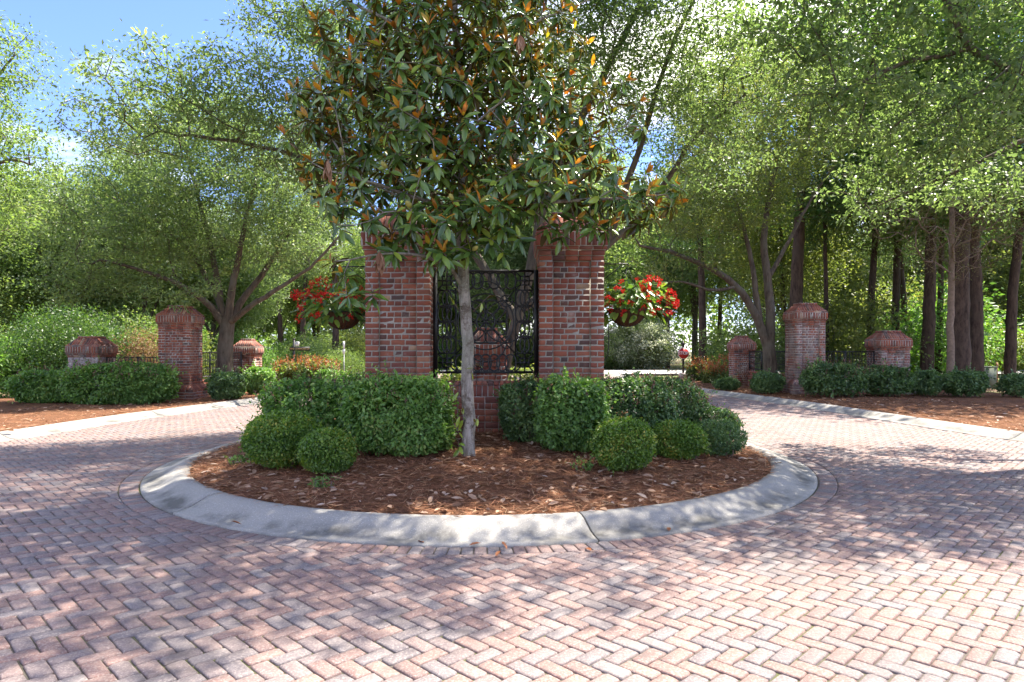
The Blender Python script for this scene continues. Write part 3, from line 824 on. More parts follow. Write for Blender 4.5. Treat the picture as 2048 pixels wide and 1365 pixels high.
def brick_pillar(label, x, yc, z0, total, w=0.894, plinth=True, mat='brick', rot=0.0, group=None, vis=(0, 1), base_courses=4, capmat=None):
    """square brick pillar: plinth, shaft with corner piers and sunk panels, corbelled soldier band, hipped brick cap.
    vis: faces (0 front, 1 right, 3 left, 2 back) built brick by brick first"""
    t = thing('brick_pillar', label, 'pillar', (x, yc, z0), rot, group)
    br = Bricks(mat); mo = MB(); j = 0.0115
    fr = [(0, -1), (1, 0), (0, 1), (-1, 0)]                   # outward normals
    def fpri(k): return 0 if k == vis[0] else (1 if k in vis else 60)
    def place(face, u, n, z, su, sn, sz):
        nx, ny = fr[face]; ux, uy = -ny, nx                  # u runs to the right seen from outside
        br.add((nx * n + ux * u, ny * n + uy * u, z), (su, sn, sz), math.atan2(uy, ux), fpri(face))
    zb = 0.0
    if plinth:
        wp = w + 0.30
        for c in range(4):
            z = zb + KC * (c + .5)
            for f in range(4):
                k = 6 if c % 2 else 5
                run = split_run(wp - (0.10 if f % 2 else 0), k)
                for u, l in run: place(f, u, wp / 2 - BD / 2, z, l, BD, BH)
        mo.box((0, 0, 2 * KC - .05), (wp - .016, wp - .016, 4 * KC + .1))
        zb += 4 * KC
        # sloped rowlock course
        strips(br, mo, wp + 0.0, zb, 0.15, 0.145, 12, fpri)
        zb += 0.15 + 0.006
    cap_h = 0.05 + KC + 0.19 + 0.06 + 0.20 + 0.075
    ncs = int(round((total - zb - cap_h) / KC)); k_ = (total - zb - cap_h) / ncs
    wpan = w - 2 * BL - 2 * j; rec = 0.03
    mo.box((0, 0, zb + ncs * k_ / 2), (w - 0.008 - 2 * rec, w - 0.008 - 2 * rec, ncs * k_ + .02))
    for sx in (-1, 1):
        for sy in (-1, 1): mo.box((sx * (w / 2 - BL / 2 - .001), sy * (w / 2 - BL / 2 - .001), zb + ncs * k_ / 2), (BL - .006, BL - .006, ncs * k_ + .01))
    for c in range(ncs):
        z = zb + k_ * (c + .5); h = k_ - 0.0125
        solid = c < base_courses or c >= ncs - 1
        if solid:
            for f in range(4):
                k = 5 if c % 2 else 4
                for u, l in split_run(w - (2 * BD + 2 * j if f % 2 else 0), k): place(f, u, w / 2 - BD / 2, z, l, BD, h)
            continue
        for sx in (-1, 1):
            for sy in (-1, 1):
                faces = [0 if sy < 0 else 2, 1 if sx > 0 else 3]
                pr = min(fpri(f) for f in faces)
                cx, cy_ = sx * (w / 2 - BL / 2), sy * (w / 2 - BL / 2)
                hb = (BL - j) / 2
                for d in (-1, 1):
                    off = d * (hb / 2 + j / 2)
                    if c % 2: br.add((cx, cy_ + off, z), (BL, hb, h), 0, pr)
                    else: br.add((cx + off, cy_, z), (hb, BL, h), 0, pr)
        for f in range(4):
            if c % 2: run = split_run(wpan, 5)
            else:
                a = wpan * 0.29; b = wpan - 2 * a - 2 * j
                run = [(-wpan / 2 + a / 2, a), (0, b), (wpan / 2 - a / 2, a)]
                if (c // 2) % 3 == 1:
                    run = [(-wpan / 2 + b / 2, b), (wpan / 2 - b / 2, b)] + [(0.0, wpan - 2 * b - 2 * j)] if wpan - 2 * b - 2 * j > 0.04 else run
            for u, l in run: place(f, u, w / 2 - rec - BD / 2, z, l, BD, h)
    zt = zb + ncs * k_
    shaft = br
    if capmat: br = Bricks(capmat); shaft.cap = br
    # bullnose corbel, band course
    def ring(z, wr, h, k, d=BD):
        for f in range(4):
            for u, l in split_run(wr - (2 * d + 2 * j if f % 2 else 0), k if f % 2 == 0 else max(2, k - 1)): place(f, u, wr / 2 - d / 2, z, l, d, h)
        mo.box((0, 0, z), (wr - .018, wr - .018, h + .012))
    ring(zt + KC / 2, w + 0.02, KC - j, 5); zt += KC
    ring(zt + 0.025, w + 0.07, 0.045, 5); zt += 0.052
    wb = w + 0.105; ns = int(round(wb / 0.0795))
    for f in range(4):
        for u, l in split_run(wb - (2 * 0.07 + 2 * j if f % 2 else 0), ns if f % 2 == 0 else ns - 2): place(f, u, wb / 2 - 0.035, zt + 0.094, l, 0.07, 0.183)
    mo.box((0, 0, zt + 0.094), (wb - .007, wb - .007, 0.196)); zt += 0.192
    ring(zt + 0.022, wb - 0.02, 0.040, 5); zt += 0.048
    strips(br, mo, wb - 0.06, zt, 0.20, 0.19, ns, fpri)
    zt += 0.204
    wt = wb - 0.06 - 2 * 0.19 - 0.02
    ring(zt + 0.028, wt, 0.055, 6, min(0.2, wt * 0.28)); mo.box((0, 0, zt + 0.03), (wt - .05, wt - .05, 0.056))
    m_o = mo.build('mortar', M['mortar'], t)
    if capmat: br.build(t, 140); shaft.build(t, 160)
    else: br.build(t)
    return t

def strips(br, mo, wbot, z0, h, inset, n, fpri):
    """four hipped slopes of sloping bricks, clipped along the hips"""
    fr = [(0, -1), (1, 0), (0, 1), (-1, 0)]; hb = wbot / 2; j = 0.009
    b = hb - 0.001; tp = hb - inset - 0.001
    # mortar frustum
    V = [(-b, -b, z0), (b, -b, z0), (b, b, z0), (-b, b, z0), (-tp, -tp, z0 + h - .006), (tp, -tp, z0 + h - .006), (tp, tp, z0 + h - .006), (-tp, tp, z0 + h - .006)]
    mo.add(V, [[[0, 3, 2, 1], [4, 5, 6, 7], [0, 1, 5, 4], [1, 2, 6, 5], [2, 3, 7, 6], [3, 0, 4, 7]]])
    for f, (nx, ny) in enumerate(fr):
        ux, uy = -ny, nx; wd = wbot / n; j = 0.013
        for i in range(n):
            u0 = -hb + i * wd + j / 2; u1 = u0 + wd - j
            poly = []      # in (u, s): s 0 bottom .. 1 top; hip: |u| <= hb - inset*s
            for (u, s) in clip_hip(u0, u1, hb - j / 2, inset): poly.append((u, s))
            if len(poly) < 3: continue
            dz = random.gauss(0, .0015)
            top = [(nx * (hb - inset * s + .004 + dz) + ux * u, ny * (hb - inset * s + .004 + dz) + uy * u, z0 + h * s + .004) for u, s in poly]
            bot = [(nx * (hb - inset * s - .03) + ux * u, ny * (hb - inset * s - .03) + uy * u, z0 + h * s - .03) for u, s in poly]
            k = len(poly); a = np.arange(k); c = (a + 1) % k
            br.poly(top + bot, [a[None], np.stack([a, a + k, c + k, c], 1)], fpri(f) + 0.5)

def clip_hip(u0, u1, hb, inset):
    P_ = [(u0, 0.0), (u1, 0.0), (u1, 1.0), (u0, 1.0)]
    for sg in (1, -1):
        out = []
        for a in range(len(P_)):
            p, q = P_[a], P_[(a + 1) % len(P_)]
            fp = hb - inset * p[1] - sg * p[0]; fq = hb - inset * q[1] - sg * q[0]
            if fp >= 0: out.append(p)
            if fp * fq < 0:
                t = fp / (fp - fq); out.append((p[0] + (q[0] - p[0]) * t, p[1] + (q[1] - p[1]) * t))
        P_ = out
        if not P_: return []
    return P_

YC = 9.25 + 0.447
GZ = 0.34
big = 'matching big pillars either side of the iron screen'
brick_pillar('big red brick pillar left of the iron screen, partly veiled by magnolia leaves', -1.58, YC, GZ, 3.14, plinth=True, group=big, vis=(0, 1), base_courses=4)
brick_pillar('big red brick pillar right of the iron screen, its front fully in view', 0.825, YC, GZ, 3.14, plinth=True, group=big, vis=(0, 3), base_courses=4)
sm = 'brick entrance pillars beside the drives'
brick_pillar('tall dark red brick pillar with sloped cap behind the long hedge left of the drive', -9.86, 19.95, 0.04, 2.80, mat='brick_aged', capmat='brick_cap', group=sm, vis=(0, 1), rot=math.radians(1.5))
brick_pillar('tall grey-stained brick pillar with sloped cap beside the right-hand drive', 9.20, 21.05, 0.15, 2.84, mat='brick_weathered', capmat='brick_cap', group=sm, vis=(0, 3), rot=math.radians(-1))
brick_pillar('short pale-washed brick pillar with red cap by the dark domed bush', -12.75, 20.35, 0.02, 1.92, mat='brick_pale', capmat='brick_cap', group=sm, vis=(0, 1), rot=math.radians(0))
brick_pillar('short stained brick pillar behind low hedges, right of the tall grey-stained one', 11.98, 21.35, 0.14, 2.00, mat='brick_weathered', capmat='brick_cap', group=sm, vis=(0, 3))
brick_pillar('small distant brick pillar with light right face beyond the spreading oak', -9.42, 23.9, 0.0, 1.92, w=0.74, mat='brick_aged', capmat='brick_cap', group=sm, vis=(0, 1), plinth=False)
brick_pillar('small distant brick pillar left of the forked oak trunk near the stop sign', 8.70, 25.4, 0.10, 1.96, w=0.74, mat='brick_aged', capmat='brick_cap', group=sm, vis=(0, 3), plinth=False)
brick_pillar('short brick pillar seen through the iron screen, in front of an oak trunk', -0.47, 12.5, 0.33, 1.62, w=0.74, mat='brick', group=sm, vis=(0, 1), plinth=False)

# low wall under the screen
def low_brick_wall(label, x0, x1, y, z0, top, thick=0.26, mat='brick', rowlock=True, limit=300, axis='x'):
    L = x1 - x0
    if axis == 'x': t = thing('brick_wall', label, 'wall', ((x0 + x1) / 2, y + thick / 2, z0))
    else: t = thing('brick_wall', label, 'wall', (y, (x0 + x1) / 2, z0), PI / 2)
    br = Bricks(mat); mo = MB(); H = top - z0; j = 0.0095
    caph = 0.062; rl = 0.155 if rowlock else 0.0
    nc = int((H - caph - rl) / KC); k_ = (H - caph - rl) / nc
    mo.box((0, 0, (H - .03) / 2), (L, thick - .018, H - .03))
    for c in range(nc):
        z = k_ * (c + .5); kb = max(2, int(round(L / (BL + j))))
        run = split_run(L, kb) if c % 2 else split_run(L, kb * 2)
        for s, pr in ((-1, 0), (1, 60)):
            for u, l in run: br.add((u, s * (thick / 2 - BD / 2), z), (l, BD, k_ - j), 0, pr)
    z = nc * k_
    if rowlock:
        kb = int(round(L / 0.0795))
        for s, pr in ((-1, 0), (1, 60)):
            for u, l in split_run(L, kb): br.add((u, s * (thick / 2 - .035), z + rl / 2), (l, .07, rl - j), 0, pr)
        z += rl
    kb = max(2, int(round(L / 0.08)))
    for u, l in split_run(L, kb): br.add((u, 0, z + caph / 2), (l, thick + .03, caph - .008), 0, 1)
    mo.build('mortar', M['mortar'], t); br.build(t, limit)
    return t
low_brick_wall('low red brick wall under the iron screen, behind the magnolia trunk', -1.128, 0.374, 9.33, GZ, 1.085, 0.30)
low_brick_wall('low brick wall under the fence behind the long left hedge', -12.29, -10.32, 20.15, 0.02, 0.62, 0.24, rowlock=False, limit=120)
low_brick_wall('low brick wall under the fence running back past the spreading left oak', 20.4, 23.5, -9.62, 0.02, 0.58, 0.24, rowlock=False, limit=120, axis='y')
low_brick_wall('low brick wall under the fence between the two stained pillars', 9.66, 11.52, 21.2, 0.14, 0.80, 0.24, mat='brick_weathered', rowlock=False, limit=120)
low_brick_wall('low brick wall under the fence behind the forked oak trunk', 21.5, 25.0, 8.92, 0.12, 0.72, 0.24, rowlock=False, limit=120, axis='y')

# ------------------------------------------------------------------ ironwork
def flat_ring(rx, rz, w=0.023, d=0.016, n=36, a0=0.0, a1=2 * PI, cx=0, cz=0):
    """flat bar bent into an ellipse in the xz plane"""
    closed = abs(a1 - a0) > 6.2
    a = np.linspace(a0, a1, n, endpoint=not closed)
    V = []
    for sgn, sy in ((-1, -1), (1, -1), (1, 1), (-1, 1)):
        V.append(np.stack([cx + (rx + sgn * w / 2) * np.cos(a), np.full(n, sy * d / 2), cz + (rz + sgn * w / 2) * np.sin(a)], 1))
    V = np.concatenate(V); i = np.arange(n if closed else n - 1); k = (i + 1) % n
    Q = np.concatenate([np.stack([b * n + i, b * n + k, ((b + 1) % 4) * n + k, ((b + 1) % 4) * n + i], 1) for b in range(4)])
    return V, [Q]
def bar(mb, p, q, w=0.021, d=0.016):
    p, q = np.array(p, float), np.array(q, float); l = np.linalg.norm(q - p); a = math.atan2(q[1] - p[1], q[0] - p[0])
    mb.box(((p[0] + q[0]) / 2, 0, (p[1] + q[1]) / 2), (l, d, w), Matrix.Rotation(-a, 3, 'Y'))

def iron_screen():
    x0, x1, z0, z1 = -1.118, 0.366, 1.165, 2.665
    t = thing('iron_screen', 'black wrought iron screen of rings and arcs set between the two big pillars', 'iron screen', ((x0 + x1) / 2, 9.60, z0))
    W2 = (x1 - x0) / 2; H = z1 - z0
    for sx in (-1, 1):
        m_ = MB(); m_.box((sx * (W2 - .02), 0, H / 2 - .02), (.06, .06, H + .04)); m_.build('post', M['iron'], t)
    a = W2 - 0.052; zb, zt = 0.035, H - 0.015
    for z in (zb, zt):
        m_ = MB(); m_.box((0, 0, z), (2 * a, .03, .034)); m_.build('rail', M['iron'], t)
    for sx in (-1, 1):
        m_ = MB(); m_.box((sx * (W2 - .25), 0, -.04), (.018, .018, .12)); m_.build('foot', M['iron'], t)
        m_ = MB(); m_.box((sx * (a - 0.265), 0, (zb + zt) / 2), (.017, .014, zt - zb - .03)); m_.build('bar', M['iron'], t)
    c = 0.265
    for z in (zb + c + .01, zt - c - .01):
        for sx in (-1, 1):
            m_ = MB(); m_.box((sx * (a - c / 2), .001, z), (c - .01, .014, .017)); m_.build('bar', M['iron'], t)
    # corner rosettes
    for sx in (-1, 1):
        for z in (zb + c / 2 + .006, zt - c / 2 - .006):
            m_ = MB(); X = sx * (a - c / 2); r = c / 2 - .006; q = 0.062
            bar(m_, (X, z - r), (X, z + r)); bar(m_, (X - r, z), (X + r, z), d=.013)
            for dx in (-1, 1):
                for dz in (-1, 1): bar(m_, (X + dx * q, z + dz * q), (X + dx * r, z + dz * r), d=.012)
            for dx in (-1, 1):
                bar(m_, (X + dx * q, z - q), (X + dx * q, z + q), d=.014); bar(m_, (X - q, z + dx * q), (X + q, z + dx * q), d=.011)
            m_.box((X, 0, z), (.05, .02, .05), Matrix.Rotation(PI / 4, 3, 'Y'))
            m_.build('rosette', M['iron'], t)
    # chains of overlapping rings in the four borders
    rg = make_mesh('ring', *flat_ring(0.066, 0.118), M['iron']); rgh = make_mesh('ring', *flat_ring(0.080, 0.118), M['iron'])
    span = (zt - c - .015) - (zb + c + .015); nr = 4; st = span / nr
    for sx in (-1, 1):
        for k in range(nr):
            for dx in (-0.066, 0.0, 0.066):
                link('ring', rg, t, (sx * (a - c / 2) + dx, 0.003 * (1 if dx else -1), zb + c + .015 + st * (k + .5)), None, (1, 1, st / 2 / .118 * 1.08))
    inner = 2 * (a - c) - .02; nh = 7; sth = inner / nh
    for z in (zb + c / 2 + .006, zt - c / 2 - .006):
        for k in range(nh):
            link('ring', rgh, t, (-inner / 2 + sth * (k + .5), 0.003 * (k % 2 * 2 - 1), z), None, (1, 1, 1.0))
    # small diamonds between rings
    for z in (zb + .03, zt - .03):
        m_ = MB()
        for k in range(nh + 1): m_.box((-inner / 2 + sth * k, 0, z), (.022, .016, .022), Matrix.Rotation(PI / 4, 3, 'Y'))
        m_.build('diamond_row', M['iron'], t)
    # centre field
    cz = (zb + zt) / 2; hx = inner / 2 - .005; hz = span / 2
    for dx, dz in ((1, 1), (1, -1)):
        m_ = MB(); bar(m_, (-dx * hx, cz - dz * hz), (dx * hx, cz + dz * hz), d=.012 + .002 * dz); m_.build('bar', M['iron'], t)
    for r in (0.40, 0.13):
        m_ = MB(); V, f = flat_ring(r, r, .021, .018, 56, cz=cz); m_.add(V, f); m_.build('ring', M['iron'], t)
    R = 0.30
    for k in range(4):
        an = k * PI / 2
        m_ = MB(); V, f = flat_ring(R, R, .019, .0145, 48, cx=math.cos(an) * R * .92, cz=cz + math.sin(an) * R * .92); m_.add(V, f); m_.build('ring', M['iron'], t)
        an += PI / 4
        m_ = MB(); V, f = flat_ring(.085, .085, .017, .017, 30, cx=math.cos(an) * .42, cz=cz + math.sin(an) * .42); m_.add(V, f); m_.build('ring', M['iron'], t)
    for k in range(8):
        an = k * PI / 4 + PI / 8; m_ = MB(); V, f = flat_ring(.10, .10, .019, .0125, 32, cx=math.cos(an) * .235, cz=cz + math.sin(an) * .235); m_.add(V, f); m_.build('ring', M['iron'], t)
    m_ = MB()
    for s in (-1, 1):
        bar(m_, (-.17, cz + s * .30), (.17, cz + s * .30), d=.0105); bar(m_, (s * .30, cz - .17), (s * .30, cz + .17), d=.0105)
    m_.build('bar', M['iron'], t)
iron_screen()

def iron_fence(label, p, q, z0, h=0.62, z1=None):
    p, q = np.array(p, float), np.array(q, float); L = np.linalg.norm(q - p)
    t = thing('iron_fence', label, 'fence', (*(p + q) / 2, z0), math.atan2(q[1] - p[1], q[0] - p[0]), 'low iron fences between the pillars')
    for z in (0.06, h):
        m_ = MB(); m_.box((0, 0, z), (L, .035, .028)); m_.build('rail', M['iron'], t)
    npost = max(2, int(L / 0.9) + 1)
    for k in range(npost):
        m_ = MB(); m_.box((-L / 2 + .02 + (L - .04) * k / (npost - 1), 0, h / 2), (.032, .032, h + .01)); m_.build('post', M['iron'], t)
    m_ = MB(); nr = int(L / 0.095); rows = 3; st = (h - .09) / rows
    for k in range(nr):
        for r in range(rows):
            V, f = flat_ring(.060, st / 2 * 1.04, .009, .012, 14, cx=-L / 2 + .05 + (L - .1) * k / (nr - 1), cz=.075 + st * (r + .5)); V[:, 1] += .002 * (k % 2)
            m_.add(V, f)
    m_.build('ring_panel', M['iron'], t)
iron_fence('low black iron fence behind the long left hedge, between pale short and dark tall pillars', (-12.29, 20.3), (-10.32, 20.2), 0.63, 0.66)
iron_fence('low black iron fence running back behind the trunk of the spreading oak', (-9.75, 20.4), (-9.48, 23.5), 0.60, 0.83)
iron_fence('low black iron fence between the two grey-stained pillars', (9.66, 21.3), (11.52, 21.3), 0.82, 0.64)
iron_fence('low black iron fence running back behind the forked oak trunk', (8.92, 21.5), (8.85, 25.0), 0.74, 0.72)

# ------------------------------------------------------------------ hedges and shrubs
def hedge(name, label, cat, x, y, z, w, d, h, n, size, mat, shape=3.2, tips=None, tipn=0, tipsize=0.03, group=None, rot=0.0, lift=0.015, aspect=0.58, lump=0.12, tipmat='leaf_plum', open_=0.0):
    t = thing(name, label, cat, (x, y, z), rot, group)
    ph = rng.uniform(0, 6.28, (6,)); fr = rng.normal(0, 1, (6, 3)) * np.array([3.0, 3.0, 2.5])
    def surf(dirs):
        r = 1.0 / (np.abs(dirs) ** shape).sum(1) ** (1 / shape)
        lum = sum(np.sin(dirs @ fr[k] * 1.3 + ph[k]) for k in range(6)) / 6
        l2 = sum(np.sin(dirs @ fr[k] * 3.7 + ph[k] * 2) for k in range(6)) / 6
        return r * (1 + lump * (lum * 1.5 + l2 * .75))
    def pts(m, deep):
        dr = rand_dirs(m); dr = dr[(dr[:, 2] > -0.93)]
        r = surf(dr); dep = np.abs(rng.normal(0, deep, len(dr))) - 0.11 * (rng.random(len(dr)) < .16) * rng.random(len(dr)) ** 1.5
        p = dr * (r * (1 - dep))[:, None]
        half = np.array([w / 2, d / 2, h / 2])
        q = p * half; q[:, 2] += h / 2 * (1 + lift * .5) + lift
        return q, dr, dep
    q, dr, dep = pts(n, 0.10)
    q2, dr2, dep2 = pts(int(n * 0.4), 0.10); q2 = (q2 - [0, 0, h / 2]) * 0.84 + [0, 0, h / 2]
    pos = np.concatenate([q, q2]); dr = np.concatenate([dr, dr2])
    ok = pos[:, 2] > 0.02 + open_ * rng.random(len(pos)) ; pos = pos[ok]; dr = dr[ok]; m = len(pos)
    pk = pos[rng.integers(0, m, 5 + int(9 * w * h))] ; keep_ = np.ones(m, bool)
    for c_ in pk:
        rr_ = rng.uniform(.07, .15) * min(1.3, max(.6, h)); keep_ &= ~((((pos - c_) ** 2).sum(1) < rr_ * rr_) & (rng.random(m) < .72))
    pos = pos[keep_]; dr = dr[keep_]; m = len(pos)
    ns_ = int(26 * w * h + 8); sd_ = nrm(rng.normal(size=(ns_, 3)) * [1, 1, .7] + [0, 0, .55]); sb_ = sd_ * surf(sd_)[:, None] * np.array([w / 2, d / 2, h / 2]) + [0, 0, h / 2 * (1 + lift * .5) + lift]
    for b_, dv_ in zip(sb_, sd_):
        dv_ = nrm(dv_ + rng.normal(0, .35, 3) + [0, 0, .4]); ln_ = size * rng.uniform(1.2, 3.4); k_ = rng.integers(4, 8)
        pos = np.concatenate([pos, b_ + dv_ * ln_ * np.linspace(.1, 1, k_)[:, None] + rng.normal(0, size * .16, (k_, 3))]); dr = np.concatenate([dr, np.repeat(dv_[None], k_, 0)])
    m = len(pos)
    nor = nrm(dr * 0.9 + np.array([0, 0, 0.65]) + rng.normal(size=(m, 3)) * 0.62)
    ax = nrm(dr * 0.6 + np.array([0, 0, -0.30]) + rng.normal(size=(m, 3)) * 0.6)
    L = size * rng.uniform(0.65, 1.2, m)
    pos = pos - ax * L[:, None] * 0.5
    V, Q, k = leaf_quads(pos, ax, nor, L, L * aspect)
    cl = np.sin(pos @ (rng.normal(0, 1, 3) * 9)) * .5 + .5
    tint = np.clip(0.3 * cl + 0.75 * rng.random(m) ** 1.2, 0, 1)
    link('foliage', make_mesh('foliage', V, [Q], M[mat], {'tint': np.repeat(tint, k)}), t)
    mb = MB(); ns = 9 if w > 0.8 else 6
    for i in range(ns):
        a = rng.uniform(0, 2 * PI); r0 = rng.uniform(0.02, .22) ; e = np.array([math.cos(a) * w * .36, math.sin(a) * d * .36, h * rng.uniform(.55, .8)])
        b0 = np.array([math.cos(a) * w * r0, math.sin(a) * d * r0, -0.03]); m1 = b0 * .5 + e * .5 + np.array([rng.normal(0, .05), rng.normal(0, .05), -.06])
        mb.tube([b0, m1, e], [0.014, 0.011, 0.006], 5)
    mb.build('stems', M['twig'], t)
    if tipn:
        mt = MB(); VV = []; TT = []
        a = rng.uniform(0, 2 * PI, tipn); rr = np.sqrt(rng.random(tipn)) * 1.02
        dr = nrm(np.stack([np.cos(a) * rr, np.sin(a) * rr, 0.25 + 0.9 * (1 - rr)], 1)); base = dr * surf(dr)[:, None] * np.array([w / 2, d / 2, h / 2]); base[:, 2] += h / 2 * (1 + lift * .5) + lift
        pos = []; ax = []; L = []
        for b in base:
            dv = nrm(np.array([rng.normal(0, .35), rng.normal(0, .35), 1.0])); ln = rng.uniform(.05, .16) * (tipsize / .03)
            k = rng.integers(4, 8)
            for s in np.linspace(.15, 1, k):
                pos.append(b + dv * ln * s - dv * .02); ax.append(dv * .7 + rng.normal(size=3) * .6); L.append(tipsize * rng.uniform(.6, 1.2))
        pos = np.array(pos); ax = np.array(ax); L = np.array(L); m = len(pos)
        V, Q, k = leaf_quads(pos, ax, nrm(rng.normal(size=(m, 3)) + [0, 0, .6]), L, L * .5)
        o_ = link('new_shoots', make_mesh('new_shoots', V, [Q], M[tipmat], {'tint': np.repeat(rng.random(m), k)}), t); o_['kind'] = 'stuff'
    return t

IS = 'clipped shrubs round the magnolia on the island'
def isl(px, d): return (px - 1024) / F * d
def hedge_at(name, label, cat, x, y, *a, **k): return hedge(name, label, cat, x, y, ground_h(x, y) - 0.01, *a, **k)
hedge_at('hedge', 'broad boxy green hedge left of the magnolia trunk, closest to it', 'hedge', -1.36, 8.15, 1.24, 1.0, 0.90, 13000, 0.056, 'leaf_hedge', 3.8, True, 130, .026, IS)
hedge_at('hedge', 'wide green hedge at the foot of the left big pillar, far left on the island', 'hedge', -2.55, 8.85, 1.46, 0.95, 0.86, 13000, 0.056, 'leaf_hedge', 3.8, True, 120, .026, IS)
hedge_at('hedge', 'tall narrow light green hedge right of the magnolia trunk', 'hedge', 0.73, 8.30, 0.86, 0.82, 0.90, 9500, 0.058, 'leaf_hedge', 3.5, True, 60, .026, IS)
hedge_at('hedge', 'small dark hedge against the low brick wall right of the magnolia trunk', 'hedge', 0.17, 8.75, 0.62, 0.5, 0.80, 4500, 0.05, 'leaf_hedge_dark', 3.0, True, 30, .026, IS)
hedge_at('hedge', 'dark green hedge at the foot of the right big pillar', 'hedge', 1.58, 8.85, 1.06, 0.9, 0.88, 9500, 0.055, 'leaf_hedge_dark', 3.3, True, 110, .026, IS)
hedge_at('hedge', 'loose dark plum-tinged shrub at the right end of the island hedges', 'shrub', 2.40, 10.0, 0.95, 0.9, 0.86, 8000, 0.05, 'leaf_hedge_dark', 2.6, True, 160, .03, IS, lump=.14)
hedge_at('hedge', 'low loose shrub trailing off behind the grey-green mound on the right', 'shrub', 2.95, 9.8, 0.75, 0.7, 0.52, 4500, 0.045, 'leaf_hedge_dark', 2.3, True, 50, .026, IS, lump=.16)
hedge_at('boxwood_shrub', 'largest round boxwood, at the left front of the island', 'shrub', -2.62, 7.62, 0.82, 0.78, 0.62, 11500, 0.032, 'leaf_box', 2.3, group=IS, aspect=.6, lump=.05)
hedge_at('boxwood_shrub', 'small round boxwood in front of the larger one at the left', 'shrub', -1.98, 7.20, 0.60, 0.58, 0.46, 7500, 0.031, 'leaf_box', 2.3, group=IS, aspect=.6, lump=.06)
hedge_at('boxwood_shrub', 'boxwood mostly hidden behind the largest round one on the left', 'shrub', -2.98, 8.25, 0.60, 0.55, 0.50, 6000, 0.032, 'leaf_box', 2.3, group=IS, aspect=.6)
hedge_at('boxwood_shrub', 'round bright boxwood standing alone at the right front of the island', 'shrub', 1.21, 7.32, 0.67, 0.64, 0.56, 9500, 0.031, 'leaf_box', 2.4, group=IS, aspect=.6, lump=.06)
hedge_at('boxwood_shrub', 'low boxwood right of the bright round one', 'shrub', 2.02, 8.12, 0.64, 0.6, 0.45, 7500, 0.032, 'leaf_box', 2.4, group=IS, aspect=.6, lump=.07)
hedge_at('boxwood_shrub', 'loose grey-green low mound at the right rim of the mulch', 'shrub', 2.62, 8.55, 0.68, 0.62, 0.44, 6500, 0.03, 'leaf_hedge_dark', 2.2, group=IS, aspect=.5, lump=.14)
# island rear
hedge_at('hedge', 'low sunlit hedge behind the iron screen', 'hedge', -0.3, 14.6, 2.6, 1.0, 0.78, 6500, 0.07, 'leaf_yellow', 3.0, group=IS)
hedge_at('hedge', 'plum-tipped hedge behind the left big pillar', 'hedge', -2.9, 12.8, 1.6, 1.0, 0.85, 6000, 0.065, 'leaf_hedge', 2.6, True, 120, .035, IS, lump=.14)

SL = 'clipped shrubs along the side drives'
hedge_at('hedge', 'long boxy green hedge in front of the dark red tall pillar, left', 'hedge', -10.65, 18.25, 2.75, 1.2, 1.08, 13000, 0.085, 'leaf_hedge', 3.6, True, 150, .05, SL)
hedge_at('hedge', 'green hedge at far left in front of the pale short pillar', 'hedge', -13.0, 18.9, 2.0, 1.2, 0.92, 8500, 0.085, 'leaf_hedge', 3.2, True, 40, .05, SL)
hedge_at('hedge', 'small dark rounded shrub right of the dark red tall pillar', 'shrub', -8.05, 18.9, 0.95, 0.9, 0.75, 4500, 0.08, 'leaf_hedge_dark', 2.8, group=SL)
hedge_at('hedge', 'light green shrub under the far left pillar, behind the small dark one', 'shrub', -8.15, 21.6, 0.95, 0.9, 0.85, 4000, 0.085, 'leaf_hedge', 2.8, group=SL)
hedge_at('hedge', 'yellow-green red-tipped hedge under the street name sign', 'hedge', -7.75, 25.4, 2.3, 1.2, 0.92, 6500, 0.10, 'leaf_yellow', 2.8, True, 200, .075, SL, tipmat='leaf_redtip')
hedge_at('hedge', 'loose green shrub left of the island hedges, past the red-tipped hedge', 'shrub', -6.4, 24.0, 1.3, 1.0, 0.75, 4500, 0.09, 'leaf_hedge', 2.4, True, 40, .05, SL, lump=.15)
hedge_at('hedge', 'broad dark layered shrub before the grey-stained tall pillar, right', 'hedge', 9.25, 19.35, 1.75, 1.1, 0.92, 8500, 0.085, 'leaf_hedge_dark', 2.8, True, 60, .05, SL, lump=.19, open_=.45)
hedge_at('hedge', 'dark layered shrub before the short stained pillar on the right', 'hedge', 10.95, 19.55, 1.30, 1.0, 0.85, 7500, 0.085, 'leaf_hedge_dark', 2.8, True, 40, .05, SL, lump=.19, open_=.45)
hedge_at('hedge', 'small dark shrub left of the grey-stained tall pillar', 'shrub', 7.98, 21.0, 0.86, 0.85, 0.66, 4000, 0.08, 'leaf_hedge_dark', 2.7, group=SL, open_=.2)
hedge_at('hedge', 'small dark shrub below the thickest pair of trunks', 'shrub', 12.2, 19.8, 0.70, 0.8, 0.72, 3500, 0.085, 'leaf_hedge_dark', 2.6, group=SL, lump=.2, open_=.4)
hedge_at('hedge', 'wider dark open shrub below the thickest pair of trunks', 'shrub', 13.25, 19.6, 1.10, 1.0, 0.75, 5000, 0.085, 'leaf_hedge_dark', 2.6, group=SL, lump=.14, open_=.35)
hedge_at('hedge', 'dark low shrub cut by the right edge of the view', 'shrub', 14.85, 19.7, 0.85, 0.9, 0.66, 3500, 0.085, 'leaf_hedge_dark', 2.6, group=SL, lump=.2, open_=.4)
